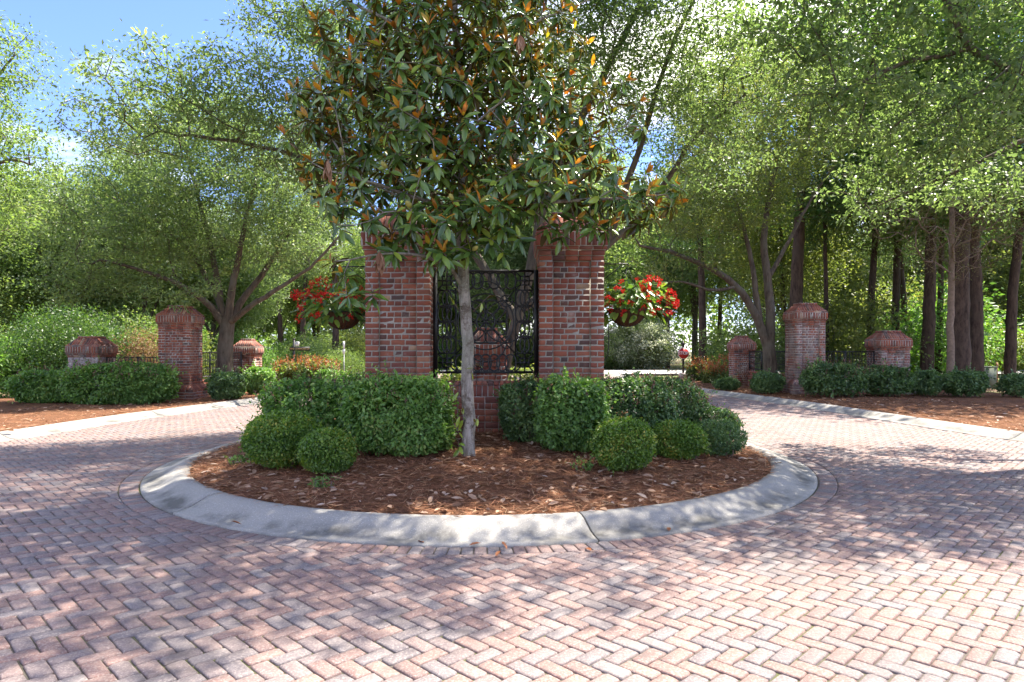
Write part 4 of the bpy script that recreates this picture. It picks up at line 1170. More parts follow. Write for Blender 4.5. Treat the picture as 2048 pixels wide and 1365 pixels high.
for k, (px, py, d, w, h, lb) in enumerate([(1402, 752, 30.0, 1.2, 0.80, 'red-tipped rounded shrub just right of the stop sign post'), (1428, 758, 27.5, 1.0, 0.62, 'orange-tipped shrub second from the stop sign'),
                                          (1452, 752, 28.5, 1.2, 0.95, 'dark rounded red-tipped shrub in the middle of the row by the stop sign'), (1490, 752, 26.5, 1.3, 0.85, 'grey-green clipped shrub under the small right-hand pillar')]):
    X = isl(px, d); hedge('hedge', lb, 'shrub', X, d, 0.05, w, 0.9, h, 4200, 0.10, 'leaf_yellow' if k < 2 else 'leaf_hedge', 2.8, True, 90 if k < 3 else 10, .085, 'red-tipped shrubs by the stop sign', tipmat='leaf_redtip')
hedge_at('hedge', 'low spiky dark clump in the mulch left of the forked oak', 'shrub', 7.4, 23.0, 0.9, .7, .42, 2500, 0.11, 'leaf_hedge_dark', 2.2, group=SL, aspect=.2, lump=.2)

# ------------------------------------------------------------------ the magnolia
def magnolia():
    bx, by, bz = on_ground(938, 912); base = np.array([bx, by, bz - .04]); D = by
    t = thing('magnolia_tree', 'magnolia with pale mottled trunk, glossy dark leaves and rust-coloured new growth', 'tree', tuple(base))
    trunk = [base, P(936, 840, D), P(935, 760, D), P(938, 690, D), P(930, 620, D), P(927, 560, D), P(921, 500, D), P(922, 430, D), P(928, 340, D + .05), P(925, 230, D + .1), P(915, 110, D + .1), P(905, -40, D + .05), P(900, -220, D)]
    seeds = [(trunk, 0.078, 0.03),
             (PP((925, 560, D), (900, 530, D - .2), (850, 510, D - .5), (760, 500, D - .7), (700, 520, D - .75)), 0.024, 0.010),
             (PP((922, 440, D), (850, 400, D - .3), (760, 370, D - .5), (650, 340, D - .5)), 0.022, 0.009),
             (PP((922, 470, D), (1000, 430, D - .3), (1100, 400, D - .5), (1220, 400, D - .5), (1330, 390, D - .3)), 0.024, 0.009),
             (PP((926, 350, D), (1000, 300, D + .4), (1100, 240, D + .6), (1210, 200, D + .5)), 0.02, 0.008),
             (PP((926, 300, D), (850, 240, D + .5), (740, 180, D + .4), (640, 150, D + .2)), 0.02, 0.008),
             (PP((927, 330, D), (930, 280, D - .5), (960, 230, D - 1.0), (1010, 200, D - 1.2)), 0.02, 0.008),
             (PP((918, 150, D), (1000, 80, D - .2), (1100, 30, D - .2), (1180, 0, D)), 0.018, 0.008),
             (PP((915, 110, D), (800, 50, D - .3), (700, 10, D - .3), (640, -30, D)), 0.018, 0.008)]
    blobs = [B(890, 270, D, 1.70, 1.15, 1.30), B(820, 90, D, 1.25, 1.0, .95), B(1040, 80, D, .85, .8, .75), B(880, -130, D, 1.3, 1.1, .9), B(1250, 395, D - .3, .72, .5, .38, 2.2), B(1170, 430, D - .4, .45, .4, .3, 2.0), B(1080, 370, D - .7, .5, .4, .4, 2),
             B(690, 440, D - .7, .40, .4, .50, 1.3), B(720, 560, D - .75, .22, .2, .42, 1.6), B(800, 480, D - .6, .5, .4, .36, 1.5), B(870, 470, D - .6, .5, .4, .45, 2.2), B(975, 440, D - .6, .42, .4, .40, 2.2), B(1190, 230, D, .6, .6, .62), B(660, 250, D, .55, .6, .9), B(1100, 330, D - .6, .6, .4, .42)]
    cl = blob_points(blobs, 760, 0.168)
    # drop points that would sit inside the brick pillars
    cl = cl[(cl[:, 1] < 9.1)]
    PA, par, R, kids = grow(seeds, cl, step=0.22, tip=0.0055)
    link('trunk', wood_mesh('trunk', PA - base, par, R, kids, M['bark_magnolia'], 0, 14), t)
    # lone shoots round the base
    def leaf_shape(mb_like):
        pass
    # leaf template: 5 stations x 3 points, boat shaped and recurved
    ys = np.array([0, .14, .38, .68, .90, 1.0]); ws = np.array([.04, .26, .48, .42, .20, .01])
    def template(curl):
        V = []
        for y, w in zip(ys, ws):
            z = -curl * y * y
            V += [(-w, y, z + .10 * w), (0, y, z - .02), (w, y, z + .10 * w)]
        V = np.array(V); V[:, 0] *= .36
        Q = []
        for k in range(len(ys) - 1):
            a = k * 3; Q += [(a, a + 1, a + 4, a + 3), (a + 1, a + 2, a + 5, a + 4)]
        return V, np.array(Q)
    tpl = [template(c) for c in (.02, .12, .22, .05)]
    L = []        # (pos, axis, normal, length, tint, kind)
    cones = []
    def rosette(c, axis, scale, dead=False, new=None):
        axis = nrm(axis); a0 = rng.uniform(0, 6.28)
        u = nrm(np.cross(axis, [0.3, .2, 1.0] if abs(axis[2]) < .9 else [1.0, 0, 0])); v = np.cross(axis, u)
        n = rng.integers(9, 14)
        nnew = (rng.integers(2, 5) if rng.random() < .74 else 0) if new is None else new
        for k in range(n):
            a = a0 + k * 2.4; f = k / n
            el = 0.30 - 1.25 * f + rng.normal(0, .16)          # from upright to drooping
            rad = u * math.cos(a) + v * math.sin(a)
            d = nrm(rad * math.cos(el) + axis * math.sin(el) + np.array([0, -.10, -.42 * f]))
            if dead: d = nrm(rad * .35 + np.array([0, 0, -1.0]))
            nn = nrm(axis * math.cos(el) - rad * math.sin(el) + rng.normal(0, .18, 3))
            L.append((c - axis * .10 * f, d, nn, scale * rng.uniform(.75, 1.1), (.88 + .12 * rng.random()) if (k < 3 and not nnew and rng.random() < .35) else rng.random() * .8, 2 if dead else 0))
        if dead: return
        for k in range(nnew):
            a = a0 + k * 2.1 + .5; rad = u * math.cos(a) + v * math.sin(a); el = rng.uniform(.75, 1.25)
            d = nrm(rad * math.cos(el) + axis * math.sin(el)); nn = nrm(-rad * math.sin(el) + axis * math.cos(el))
            L.append((c + axis * .02, d, nn, scale * rng.uniform(.5, .85), rng.random(), 1))
        if rng.random() < .16 and nnew == 0 or rng.random() < .06: cones.append((c + axis * .05, axis))
    ctr = P(900, 250, D)
    tips = cl
    dead_px = [(655, 330), (1040, 80), (760, 515)]
    for c in tips:
        outw = (c - ctr) * np.array([.45, .5, .1]); axis = nrm(outw + np.array([0, -.45, .95]) + rng.normal(0, .30, 3))
        rosette(c, axis, 0.185)
    for px, py in dead_px: rosette(P(px, py - 12, D - 1.0 + rng.uniform(-.2, .2)), np.array([0, 0, 1.]), .16, True)
    # suckers near the ground and up the trunk
    mbs = MB()
    for px, py, n in ((905, 840, 6), (915, 880, 6), (925, 820, 5), (960, 830, 3), (905, 760, 3), (955, 720, 3), (898, 590, 3), (980, 590, 3), (905, 560, 3)):
        p = P(px, py, D - .12); q = P(930 + (px - 930) * .3, py + 35, D - .02)
        mbs.tube([q, (p + q) / 2 + [0, -.02, 0], p], [.006, .005, .003], 4)
        for k in range(n):
            s = .3 + .7 * k / n; b = q * (1 - s) + p * s
            d = nrm(rng.normal(0, 1, 3) + np.array([0, -.3, .25])); L.append((b, d, nrm(np.array([0, -.3, 1.]) + rng.normal(0, .3, 3)), rng.uniform(.08, .15), .75 + .25 * rng.random(), 0))
    m_ = mbs.mesh('sucker_shoots', M['twig'], True); o = link('sucker_shoots', m_, t); o.location = tuple(-base)
    # 300 leaves that show largest are objects, the rest one mesh
    pos = np.array([l[0] for l in L]); dist = pos[:, 1]
    px_ = 1024 + F * pos[:, 0] / pos[:, 1]; py_ = HOR - F * (pos[:, 2] - CAMH) / pos[:, 1]
    facing = np.array([abs(l[2][1]) + .25 for l in L]) * np.array([l[3] for l in L]) / dist
    score = np.where((py_ > 0), facing, 0) + np.where(dist < D - .2, .02, 0)
    top = set(np.argsort(-score)[:300].tolist())
    mats = [M['leaf_magnolia'], M['leaf_magnolia_new'], M['leaf_brown']]
    protos = {}
    def frame(l):
        y = nrm(l[1]); x = nrm(np.cross(y, l[2])); z = np.cross(x, y); return np.stack([x, y, z], 1)
    rest = {0: ([], [], []), 1: ([], [], []), 2: ([], [], [])}
    for i, l in enumerate(L):
        k = i % 4; V, Q = tpl[k]; R_ = frame(l)
        if i in top:
            tb = int(l[4] * 5.99); key = (k, l[5], tb)
            if key not in protos: protos[key] = make_mesh('leaf', V, [Q], mats[l[5]], {'tint': np.full(len(V), (tb + .5) / 6)}, True)
            o = link('leaf', protos[key], t); m4 = Matrix(R_.tolist()).to_4x4()
            o.matrix_basis = Matrix.Translation(Vector(l[0] - base)) @ m4 @ Matrix.Scale(l[3], 4)
        else:
            r = rest[l[5]]; r[1].append(Q + len(r[0]) * len(V)); r[0].append(V * l[3] @ R_.T + l[0] - base); r[2].append(np.full(len(V), l[4]))
    for k, nm in ((0, 'leaves'), (1, 'new_leaves'), (2, 'dead_leaves')):
        r = rest[k]
        if r[0]:
            o = link(nm, make_mesh(nm, np.concatenate(r[0]), [np.concatenate(r[1])], mats[k], {'tint': np.concatenate(r[2])}, True), t); o['kind'] = 'stuff'
    # seed cones
    mb = MB(); prof = [(0.004, -.038), (.017, -.028), (.024, -.005), (.022, .02), (.012, .036), (.002, .042)]
    mb.lathe(prof, (0, 0, 0), 10); cm = mb.mesh('seed_cone', M['cone'], False)
    for c, a in cones[:60]:
        q = Vector(a).to_track_quat('Z', 'Y').to_euler(); s = rng.uniform(1.0, 1.35); link('seed_cone', cm, t, tuple(c - base), q, (s, s, s))
magnolia()

# ------------------------------------------------------------------ hanging baskets
M['petal'] = leaf_mat('red_petal', [(0, (0.48, 0.010, 0.010)), (0.6, (0.62, 0.022, 0.016)), (1, (0.66, 0.08, 0.05))], (1.2, .8, .8), .35, .5, .3)
M['leaf_begonia'] = leaf_mat('begonia_leaf', [(0, (0.034, 0.078, 0.020)), (0.6, (0.070, 0.140, 0.032)), (1, (0.14, 0.21, 0.04))], (2.0, 2.0, .7), .3, .3, .5)
M['coco'] = bark_mat('coco_liner', (0.06, 0.025, 0.014), (0.17, 0.075, 0.04), (0.10, 0.05, 0.03), 30)
def basket(label, x, y, zr, side):
    t = thing('hanging_basket', label, 'flower basket', (x, y, zr), 0, 'matching hanging baskets on the big pillars')
    R0 = 0.27; mb = MB(); a = np.linspace(0, PI / 2, 8)
    mb.lathe([(R0 * math.cos(q) * 1.0 + .001, -0.24 * math.sin(q)) for q in a], (0, 0, 0), 26); mb.build('liner', M['coco'], t, True)
    mb = MB()
    for k in range(12):
        an = k * PI / 6; mb.tube([((R0 + .006) * math.cos(q) * math.cos(an), (R0 + .006) * math.cos(q) * math.sin(an), -.246 * math.sin(q)) for q in a], .004, 4)
    mb.build('wire_frame', M['iron'], t)
    mb = MB(); V, Q, T = tube_geo(np.array([((R0 + .008) * math.cos(q), (R0 + .008) * math.sin(q), 0) for q in np.linspace(0, 2 * PI, 30, endpoint=False)]), .006, 5, False, True); mb.add(V, [Q]); mb.build('rim', M['iron'], t)
    mb = MB()
    for k in range(3):
        an = k * 2.094; mb.tube([(R0 * math.cos(an), R0 * math.sin(an), 0), (-side * .0, 0, .62)], .003, 4)
    mb.build('hanger', M['iron'], t)
    # bracket from the pillar
    mb = MB(); ex = -side * (abs(x - (-1.58 if side < 0 else .825)) - .445)
    mb.tube([(ex, 0, .66), (0, 0, .66), (.03 * side, 0, .63)], .010, 6); mb.tube([(ex, 0, .40), (ex * .45, 0, .56), (ex * .2, 0, .655)], .008, 6); mb.build('bracket', M['iron'], t)
    # leaves: wing shaped
    V = np.array([(0, 0, 0), (.42, .18, .05), (.50, .52, .06), (.26, .86, .03), (0, 1, -.06), (-.22, .80, .02), (-.34, .46, .06), (-.26, .14, .05), (0, .45, -.03)], float); V[:, 0] *= .62
    F_ = [[8, 0, 1], [8, 1, 2], [8, 2, 3], [8, 3, 4], [8, 4, 5], [8, 5, 6], [8, 6, 7], [8, 7, 0]]
    lm = [make_mesh('leaf', V, [np.array(F_)], M['leaf_begonia'], {'tint': np.full(9, q)}, True) for q in (.1, .3, .5, .65, .8, .97)]
    n = 330
    for k in range(n):
        d = rand_dirs(1)[0]
        if d[2] < -.75: d[2] *= -1
        rad = np.array([.52, .45, .36]); c = np.array([side * .10, 0, .10]); f = rng.uniform(.55, 1.0) if k > 60 else rng.uniform(.3, .7)
        p = c + d * rad * f
        if p[2] < -.02 and math.hypot(p[0], p[1]) < .30: p[:2] *= .31 / max(.05, math.hypot(p[0], p[1])); p[2] = max(p[2], -.13)
        if p[0] * -side > .36: p[0] = -side * .36
        ax = nrm(d * np.array([1, 1, .4]) + np.array([0, 0, -.55]) + rng.normal(0, .3, 3)); nn = nrm(d + np.array([0, 0, .8]) + rng.normal(0, .3, 3))
        xx = nrm(np.cross(ax, nn)); zz = np.cross(xx, ax)
        o = link('leaf', random.choice(lm), t); o.matrix_basis = Matrix.Translation(Vector(p)) @ Matrix(np.stack([xx, ax, zz], 1).tolist()).to_4x4() @ Matrix.Scale(rng.uniform(.10, .165), 4)
    # flower clusters
    fm = []
    for q in range(5):
        pos = rng.normal(0, 1, (13, 3)) * np.array([.026, .026, .030]); m = len(pos)
        pp = np.repeat(pos, 3, 0); ax = rand_dirs(len(pp)); Vv, Q, kk = leaf_quads(pp, ax, rand_dirs(len(pp)), np.full(len(pp), .026), np.full(len(pp), .024), .1)
        fm.append(make_mesh('flower', Vv, [Q], M['petal'], {'tint': np.repeat(rng.random(len(pp)), kk)}))
    for k in range(66):
        d = rand_dirs(1)[0]; d[1] = -abs(d[1]) if rng.random() < .75 else d[1]
        if d[0] * side < 0 and rng.random() < .35: d[0] *= -1
        if d[2] < -.6: d[2] *= -.5
        p = np.array([side * .13, 0, .11]) + d * np.array([.56, .47, .37]) * rng.uniform(.92, 1.06)
        if p[0] * -side > .36: p[0] = -side * .36
        link('flower', fm[k % 5], t, tuple(p), tuple(rng.uniform(0, 6.28, 3)), (s_ := rng.uniform(.5, .92), s_, s_))
basket('hanging basket of red begonias on the left big pillar, half behind magnolia leaves', -2.44, 9.65, 2.06, -1)
basket('hanging basket of red begonias on the right big pillar, fully in view', 1.66, 9.65, 2.10, 1)
mb = MB(); mb.tube([(1.38, 9.6, 2.0), (1.385, 9.6, 1.6), (1.37, 9.6, 1.45), (1.30, 9.6, 1.33), (1.285, 9.6, 1.2), (1.285, 9.6, .6)], .006, 5)
tag(mb.build('drip_hose', M['iron']), 'thin black drip hose hanging below the right flower basket', 'hose')

# ------------------------------------------------------------------ signs, posts, utility box
M['red_sign'] = plain_mat('red_sign_face', (0.42, 0.010, 0.016), .45, 0, .06)
M['white_sign'] = plain_mat('white_sign_face', (0.80, 0.80, 0.80), .5, 0, .04)
M['gold'] = plain_mat('gold_lettering', (0.55, 0.38, 0.14), .5, 0, .1)
M['grey_steel'] = plain_mat('galvanised_steel', (0.45, 0.46, 0.46), .5, .2, .15)
M['utility_green'] = plain_mat('utility_green', (0.10, 0.12, 0.085), .6, 0, .15)
def text_obj(name, body, mat, parent, loc, size, sx=1.0, ext=.003):
    cu = bpy.data.curves.new(name, 'FONT'); cu.body = body; cu.size = size; cu.align_x = 'CENTER'; cu.align_y = 'CENTER'; cu.extrude = ext; cu.offset = size * .018
    tmp = bpy.data.objects.new('tmp', cu); C.objects.link(tmp)
    dg = bpy.context.evaluated_depsgraph_get(); me = bpy.data.meshes.new_from_object(tmp.evaluated_get(dg)); bpy.data.objects.remove(tmp)
    me.name = name; me.materials.clear(); me.materials.append(mat)
    return link(name, me, parent, loc, (PI / 2, 0, 0), (sx, 1, 1))
def octagon(r, th, y):
    a = np.arange(8) * PI / 4 + PI / 8; V = np.concatenate([np.stack([r * np.cos(a), np.full(8, yy), r * np.sin(a)], 1) for yy in (y, y + th)])
    i = np.arange(8); j = (i + 1) % 8
    return V, [np.array([i, (8 + i)[::-1]]), np.stack([i, i + 8, j + 8, j], 1)]
def stop_sign():
    d = 36.5; p = P(1367, 707, d); t = thing('stop_sign', 'red octagonal stop sign on a dark post at the end of the right drive', 'sign', (p[0], p[1], 0)); zc = p[2]
    mb = MB(); mb.box((0, .06, 1.0), (.10, .10, 2.0)); mb.build('post', M['iron'], t)
    mb = MB(); mb.lathe([(.001, zc + .33), (.06, zc + .33), (.075, zc + .42), (.105, zc + .52), (.115, zc + .56), (.001, zc + .56)], (0, .06, 0), 12); mb.build('finial', M['iron'], t)
    mb = MB(); mb.box((0, .06, .09), (.42, .42, .30)); mb.build('base', M['brick_pale'], t)
    for r, th, y, m, nm in ((.325, .012, -.004, 'white_sign', 'border'), (.302, .012, -.008, 'red_sign', 'face')):
        mb = MB(); V, f = octagon(r, th, y); V[:, 2] += zc; mb.add(V, f); mb.build(nm, M[m], t)
    text_obj('lettering', 'STOP', M['white_sign'], t, (0, -.0105, zc), .235, .92, .002)
stop_sign()
def street_sign():
    d = 30.0; p = P(587, 700, d); zc = p[2]; k = d / F
    t = thing('street_sign', 'black street name post with a gold-lettered blade', 'sign', (p[0], p[1], 0))
    top = CAMH + (HOR - 677) * k
    mb = MB(); mb.box((0, .06, top / 2), (.085, .085, top)); mb.box((0, .06, top - .03), (.12, .12, .06)); mb.build('post', M['iron'], t)
    bz = CAMH + (HOR - 698) * k
    mb = MB(); mb.box((.28, -.002, bz), (.90, .03, .17)); mb.build('blade', M['iron'], t)
    text_obj('lettering', 'PINE COMMONS DR', M['gold'], t, (.28, -.0185, bz), .105, .92, .001)
    mb = MB(); mb.box((.17, .0, CAMH + (HOR - 688.5) * k), (.17, .02, .20)); mb.build('notice_plate', M['white_sign'], t)
    mb = MB(); mb.box((.17, -.012, CAMH + (HOR - 686) * k), (.12, .004, .05)); mb.build('notice_print', M['iron'], t)
street_sign()
p = P(688, 700, 26.0); t = thing('marker_post', 'slim white marker post with small plates, left of the big pillars', 'post', (p[0], p[1], 0)); k = 26 / F
mb = MB(); mb.box((0, 0, .70), (.028, .028, 1.40)); mb.build('post', M['grey_steel'], t)
for y0, y1, w in ((683, 698, .075), (699, 708, .09)):
    z0, z1 = CAMH + (HOR - y0) * k, CAMH + (HOR - y1) * k; mb = MB(); mb.box((0, -.025, (z0 + z1) / 2), (w, .012, z0 - z1)); mb.build('plate', M['white_sign'], t)
d = 27.0; X = isl(1970, d); t = thing('utility_box', 'grey-green utility box among the trunks on the right', 'utility box', (X, d, -.05))
mb = MB(); mb.box((0, 0, .42), (.58, .5, .84)); mb.build('body', M['utility_green'], t)
mb = MB(); mb.box((0, 0, .865), (.64, .56, .05)); mb.build('lid', M['utility_green'], t)
d = 27.5; X = isl(1994, d); mb = MB(); mb.box((X, d, .5), (.05, .03, 1.0)); mb.box((X, d - .02, .86), (.08, .012, .18)); tag(mb.build('warning_stake', plain_mat('brown_stake', (.25, .13, .06))), 'thin brown warning stake right of the utility box', 'stake')

# ------------------------------------------------------------------ the trees by the drives
OAK = 'spreading oaks at the entrance'
tree('oak_tree', 'spreading many-limbed oak behind the left drive, beyond the tall dark red pillar', 'tree',
     [(PP((447, 785, 20.5), (448, 740, 20.5), (450, 690, 20.5), (455, 645, 20.5)), .26, .21),
      (PP((452, 655, 20.5), (425, 612, 20.3), (392, 588, 20), (350, 562, 19.6), (280, 540, 19), (200, 520, 18.6)), .12, .03),
      (PP((452, 650, 20.5), (440, 600, 20.5), (428, 520, 20.8), (405, 430, 21), (372, 300, 21)), .12, .03),
      (PP((455, 648, 20.5), (462, 590, 20.4), (480, 500, 20.2), (495, 420, 20), (520, 330, 19.8)), .13, .03),
      (PP((455, 648, 20.5), (485, 600, 20.8), (530, 540, 21), (590, 450, 21.5), (620, 380, 21.6)), .12, .03),
      (PP((455, 650, 20.5), (500, 612, 20), (560, 575, 19.8), (630, 530, 19.4), (680, 470, 19.2)), .10, .025),
      (PP((440, 600, 20.5), (380, 500, 21.4), (300, 430, 22), (210, 390, 22)), .09, .025)],
     [B(420, 380, 20.6, 3.6, 3.0, 2.6), B(250, 450, 19.5, 2.8, 2.3, 2.0), B(590, 430, 20.5, 1.9, 2.0, 1.9), B(180, 560, 18.8, 1.3, 1.2, .8), B(330, 570, 18.6, 1.4, 1.2, .6), B(460, 290, 20.6, 2.6, 2.3, 1.5)],
     900, .33, 85, .17, .115, M['leaf_oak'], M['bark_oak'], OAK, .38)
io = [(PP((1000, 775, 13.2), (1018, 690, 13.2), (1040, 620, 13.2), (1064, 530, 13.3), (1076, 450, 13.4), (1100, 370, 13.5), (1160, 240, 13.3), (1235, 100, 13), (1310, -60, 12.8)), .125, .05),
      (PP((1040, 620, 13.2), (1090, 590, 13.4), (1150, 545, 13.5), (1215, 492, 13.5), (1290, 435, 13.4), (1340, 345, 13.2), (1400, 260, 13), (1490, 190, 12.6)), .10, .03),
      (PP((1215, 492, 13.5), (1245, 400, 13.2), (1290, 260, 13), (1335, 110, 12.8), (1400, -30, 12.5)), .075, .03),
      (PP((1030, 640, 13.2), (985, 560, 13.6), (900, 430, 13.8), (800, 310, 13.6), (690, 180, 13), (620, 40, 12.5), (560, -80, 12)), .10, .03),
      (PP((900, 430, 13.8), (770, 350, 13), (640, 325, 12.2), (500, 285, 11.6), (380, 270, 11.3)), .05, .015),
      (PP((800, 310, 13.6), (800, 180, 13.6), (790, 40, 13.4), (780, -120, 13)), .06, .03),
      (PP((1076, 450, 13.4), (1020, 300, 13.0), (980, 120, 12.6), (950, -60, 12)), .07, .03),
      (PP((950, -60, 12), (960, -250, 10.5), (1000, -520, 9)), .05, .02),
      (PP((1310, -60, 12.8), (1400, -220, 12), (1500, -400, 11.5)), .05, .02)]
tree('oak_tree', 'tall leaning oak on the island behind the iron screen, arching over both drives', 'tree', io,
     [B(400, 190, 11.2, 1.9, 1.4, .75, 1.8), B(250, 265, 11.0, 1.3, 1.2, .45, 1.8), B(560, 260, 11.8, 1.4, 1.3, .9, 1.3), B(640, 60, 12.2, 1.5, 1.6, 1.0, 1.3), B(1180, 70, 12.8, 1.2, 1.2, 1.2, 3.0), B(1250, -40, 12.8, 1.2, 1.2, .8, 2.0), B(1230, 230, 13.4, 1.0, 1.0, 1.0, 1.6), B(760, 330, 13, 1.2, 1.3, .9), B(950, 40, 12.8, 2.6, 1.8, 1.4), B(1010, 330, 14.2, 1.8, 1.0, 1.3),
      B(1340, 120, 12.6, 1.8, 1.5, 1.4, 1.7), B(1440, 280, 12.6, 1.2, 1.3, .9), B(1560, 130, 11.8, 1.2, 1.2, .9), B(1000, -250, 11.5, 3.4, 2.6, 1.2), B(1300, -240, 12, 2.2, 2.0, 1.0),  # last two blobs lie above the view, added for shade
      B(870, 200, 13.6, 1.8, 1.0, 1.2), B(1180, 420, 14.4, 1.5, 1.0, .9), B(720, 180, 13, 1.2, 1.2, 1.0),
      (0.3, 7.7, 8.0, 2.8, 1.4, .6, 1.6), (2.3, 7.0, 8.0, 2.0, .9, .5, 1.8), (-2.0, 8.4, 8.4, 2.2, 1.6, .6, 1.3), (3.9, 7.7, 8.0, 1.1, .7, .4, 1.6), (0.6, 6.5, 8.2, 2.2, .8, .5, 3.2), (-1.2, 6.9, 8.0, 1.8, .9, .5, 3.0), (1.2, 7.4, 7.4, 2.0, .9, .5, 2.6)],  # unseen boughs overhead, added and weighted to shade the foreground paving
     2400, .24, 66, .125, .088, M['leaf_oak'], M['bark_oak'], OAK, .40, rmin=.0, droop=.15)
tree('oak_tree', 'forked oak with curving limbs beside the small far pillar on the right', 'tree',
     [(PP((1543, 775, 21.8), (1541, 735, 21.8), (1537, 695, 21.8)), .24, .20),
      (PP((1537, 700, 21.8), (1520, 650, 21.8), (1502, 612, 21.8), (1475, 572, 21.6), (1425, 538, 21.2), (1350, 505, 20.8), (1280, 492, 20.5)), .16, .04),
      (PP((1520, 650, 21.8), (1512, 590, 21.8), (1502, 510, 22), (1480, 430, 22), (1450, 330, 21.8)), .11, .03),
      (PP((1537, 700, 21.8), (1543, 640, 21.8), (1535, 560, 22), (1525, 480, 22.2), (1540, 380, 22.2), (1570, 250, 22)), .17, .05),
      (PP((1475, 572, 21.6), (1420, 585, 21), (1370, 560, 20.6), (1310, 570, 20.2)), .06, .02),
      (PP((1535, 560, 22), (1580, 480, 22.6), (1620, 400, 23), (1670, 330, 23)), .08, .03)],
     [B(1450, 370, 21.6, 2.4, 2.4, 2.0), B(1330, 440, 20.8, 1.5, 1.8, 1.0), B(1560, 280, 22, 2.2, 2.2, 2.0), B(1480, 200, 22, 2.6, 2.4, 1.8), B(1310, 540, 20.4, 1.0, 1.2, .5), B(1400, 520, 21, 1.0, 1.2, .5)],
     640, .34, 80, .17, .11, M['leaf_yellow'], M['bark_oak'], OAK, .40)
# big tree just past the right edge, its boughs hanging into the view
tree('oak_tree', 'low-hanging boughs of a big oak reaching in from the right edge', 'tree',
     [([(11.2, 11.6, -.1), (11.1, 11.4, 2.2), (10.9, 11.2, 4.2), (10.6, 11.0, 6.0), (10.2, 10.6, 8.0)], .34, .14),
      ([(10.9, 11.2, 4.2)] + PP((2150, 170, 10), (2048, 142, 9.8), (1960, 125, 9.7), (1920, 80, 9.6), (1888, 10, 9.4), (1860, -90, 9.2)), .11, .04),
      (PP((1930, 105, 9.7), (1800, 120, 9.5), (1700, 180, 9.6), (1620, 220, 9.8)), .04, .012),
      ([(10.8, 11.1, 4.6)] + PP((2080, 260, 10.8), (1950, 330, 11), (1830, 380, 11.2), (1740, 420, 11.4)), .07, .012),
      ([(10.8, 11.1, 5.0)] + PP((2060, 320, 11.5), (1980, 390, 11.8), (1930, 430, 12)), .05, .01),
      ([(10.6, 11.0, 6.0)] + PP((1900, -120, 10), (1700, -160, 9.5), (1500, -150, 9.2)), .10, .03)],
     [B(1700, 190, 9.8, 1.2, 1.1, .75), B(1850, 250, 10.2, 1.3, 1.2, .8), B(1980, 200, 9.8, 1.0, 1.0, .8), B(1820, 60, 9.6, 1.5, 1.1, .6), B(1600, 60, 9.6, .9, .9, .45), B(1960, 370, 11.2, .9, .9, .55), B(1750, 390, 11.4, .9, .8, .5),
      B(1700, -170, 9.6, 3.2, 1.6, .9), (6.6, 8.8, 8.0, 3.0, 1.4, .7, 1.4), (8.5, 9.5, 7.5, 2.2, 1.6, .9)],  # last two blobs are out of view, added to shade the right foreground
     1000, .235, 46, .12, .10, M['leaf_oak'], M['bark_oak'], OAK, .48, droop=.3)
# another just past the left edge gives the shade on the drive
tree('oak_tree', 'sunlit bough tips of an oak at the upper left edge', 'tree',
     [([(-14.2, 15.5, -.1), (-14.0, 15.4, 2.5), (-13.7, 15.2, 5.0), (-13.4, 15, 7.5)], .26, .12),
      ([(-13.7, 15.2, 5.0)] + PP((-60, 360, 15), (20, 310, 14.8), (60, 330, 14.6)), .07, .02),
      ([(-13.6, 15.1, 6.0)] + PP((-40, 200, 14.8), (30, 110, 14.5)), .06, .02)],
     [B(0, 110, 14.8, .95, 1.2, .95), B(20, 290, 15, 1.1, 1.2, .6), B(-120, 240, 15.2, 1.8, 1.8, 1.6), B(-60, 430, 15.5, 1.2, 1.4, 1.0)],
     260, .32, 85, .18, .10, M['leaf_bright'], M['bark_oak'], OAK, .42)

tree('cedar_tree', 'twiggy half-bare evergreen with brown dead branches in the right-hand wood', 'tree',
     [(PP((1900, 780, 21.5), (1902, 600, 21.5), (1905, 400, 21.5), (1910, 200, 21.5)), .12, .05)],
     [B(1900, 470, 20.8, 1.9, 1.2, 1.5), B(1790, 430, 20.5, 1.2, 1.0, .8), B(2000, 430, 20.6, 1.2, 1.0, 1.3), B(1960, 260, 21, 1.5, 1.2, 1.2)],
     420, .26, 16, .20, .09, M['leaf_brownish'], M['twig_bare'], None, .3, droop=.4, tip=.008)
# ------------------------------------------------------------------ the wood
def wood_proto(kind, seed_h, lean):
    h = seed_h
    if kind == 'tall':
        tr = [(0, 0, -.2), (.05 + lean * .2, 0, h * .25), (lean * .5, .1, h * .5), (lean * .8, 0, h * .75), (lean, 0, h * .95)]
        return [(np.array(tr), .22, .06)], [(lean * .5, 0, h * .52, 2.3, 2.3, h * .14), (lean * .8, 0, h * .70, 2.8, 2.8, h * .16), (lean, 0, h * .9, 2.2, 2.2, h * .12), (lean + 1, .5, h * .42, 1.3, 1.3, h * .05)]
    if kind == 'full':
        tr = [(0, 0, -.2), (0, 0, h * .2), (lean * .4, 0, h * .45), (lean, 0, h * .8)]
        return [(np.array(tr), .2, .05), (np.array([(0, 0, h * .2), (1.2, .3, h * .4), (2.0, .5, h * .6)]), .1, .03), (np.array([(0, 0, h * .22), (-1.3, -.4, h * .42), (-2.1, .2, h * .62)]), .1, .03)], \
               [(0, 0, h * .62, 3.4, 3.4, h * .3), (1.6, 0, h * .42, 2.0, 2.2, h * .16), (-1.8, 0, h * .45, 2.0, 2.2, h * .17), (0, 0, h * .86, 2.2, 2.2, h * .14)]
WOODG = 'trees of the wood behind the entrance'
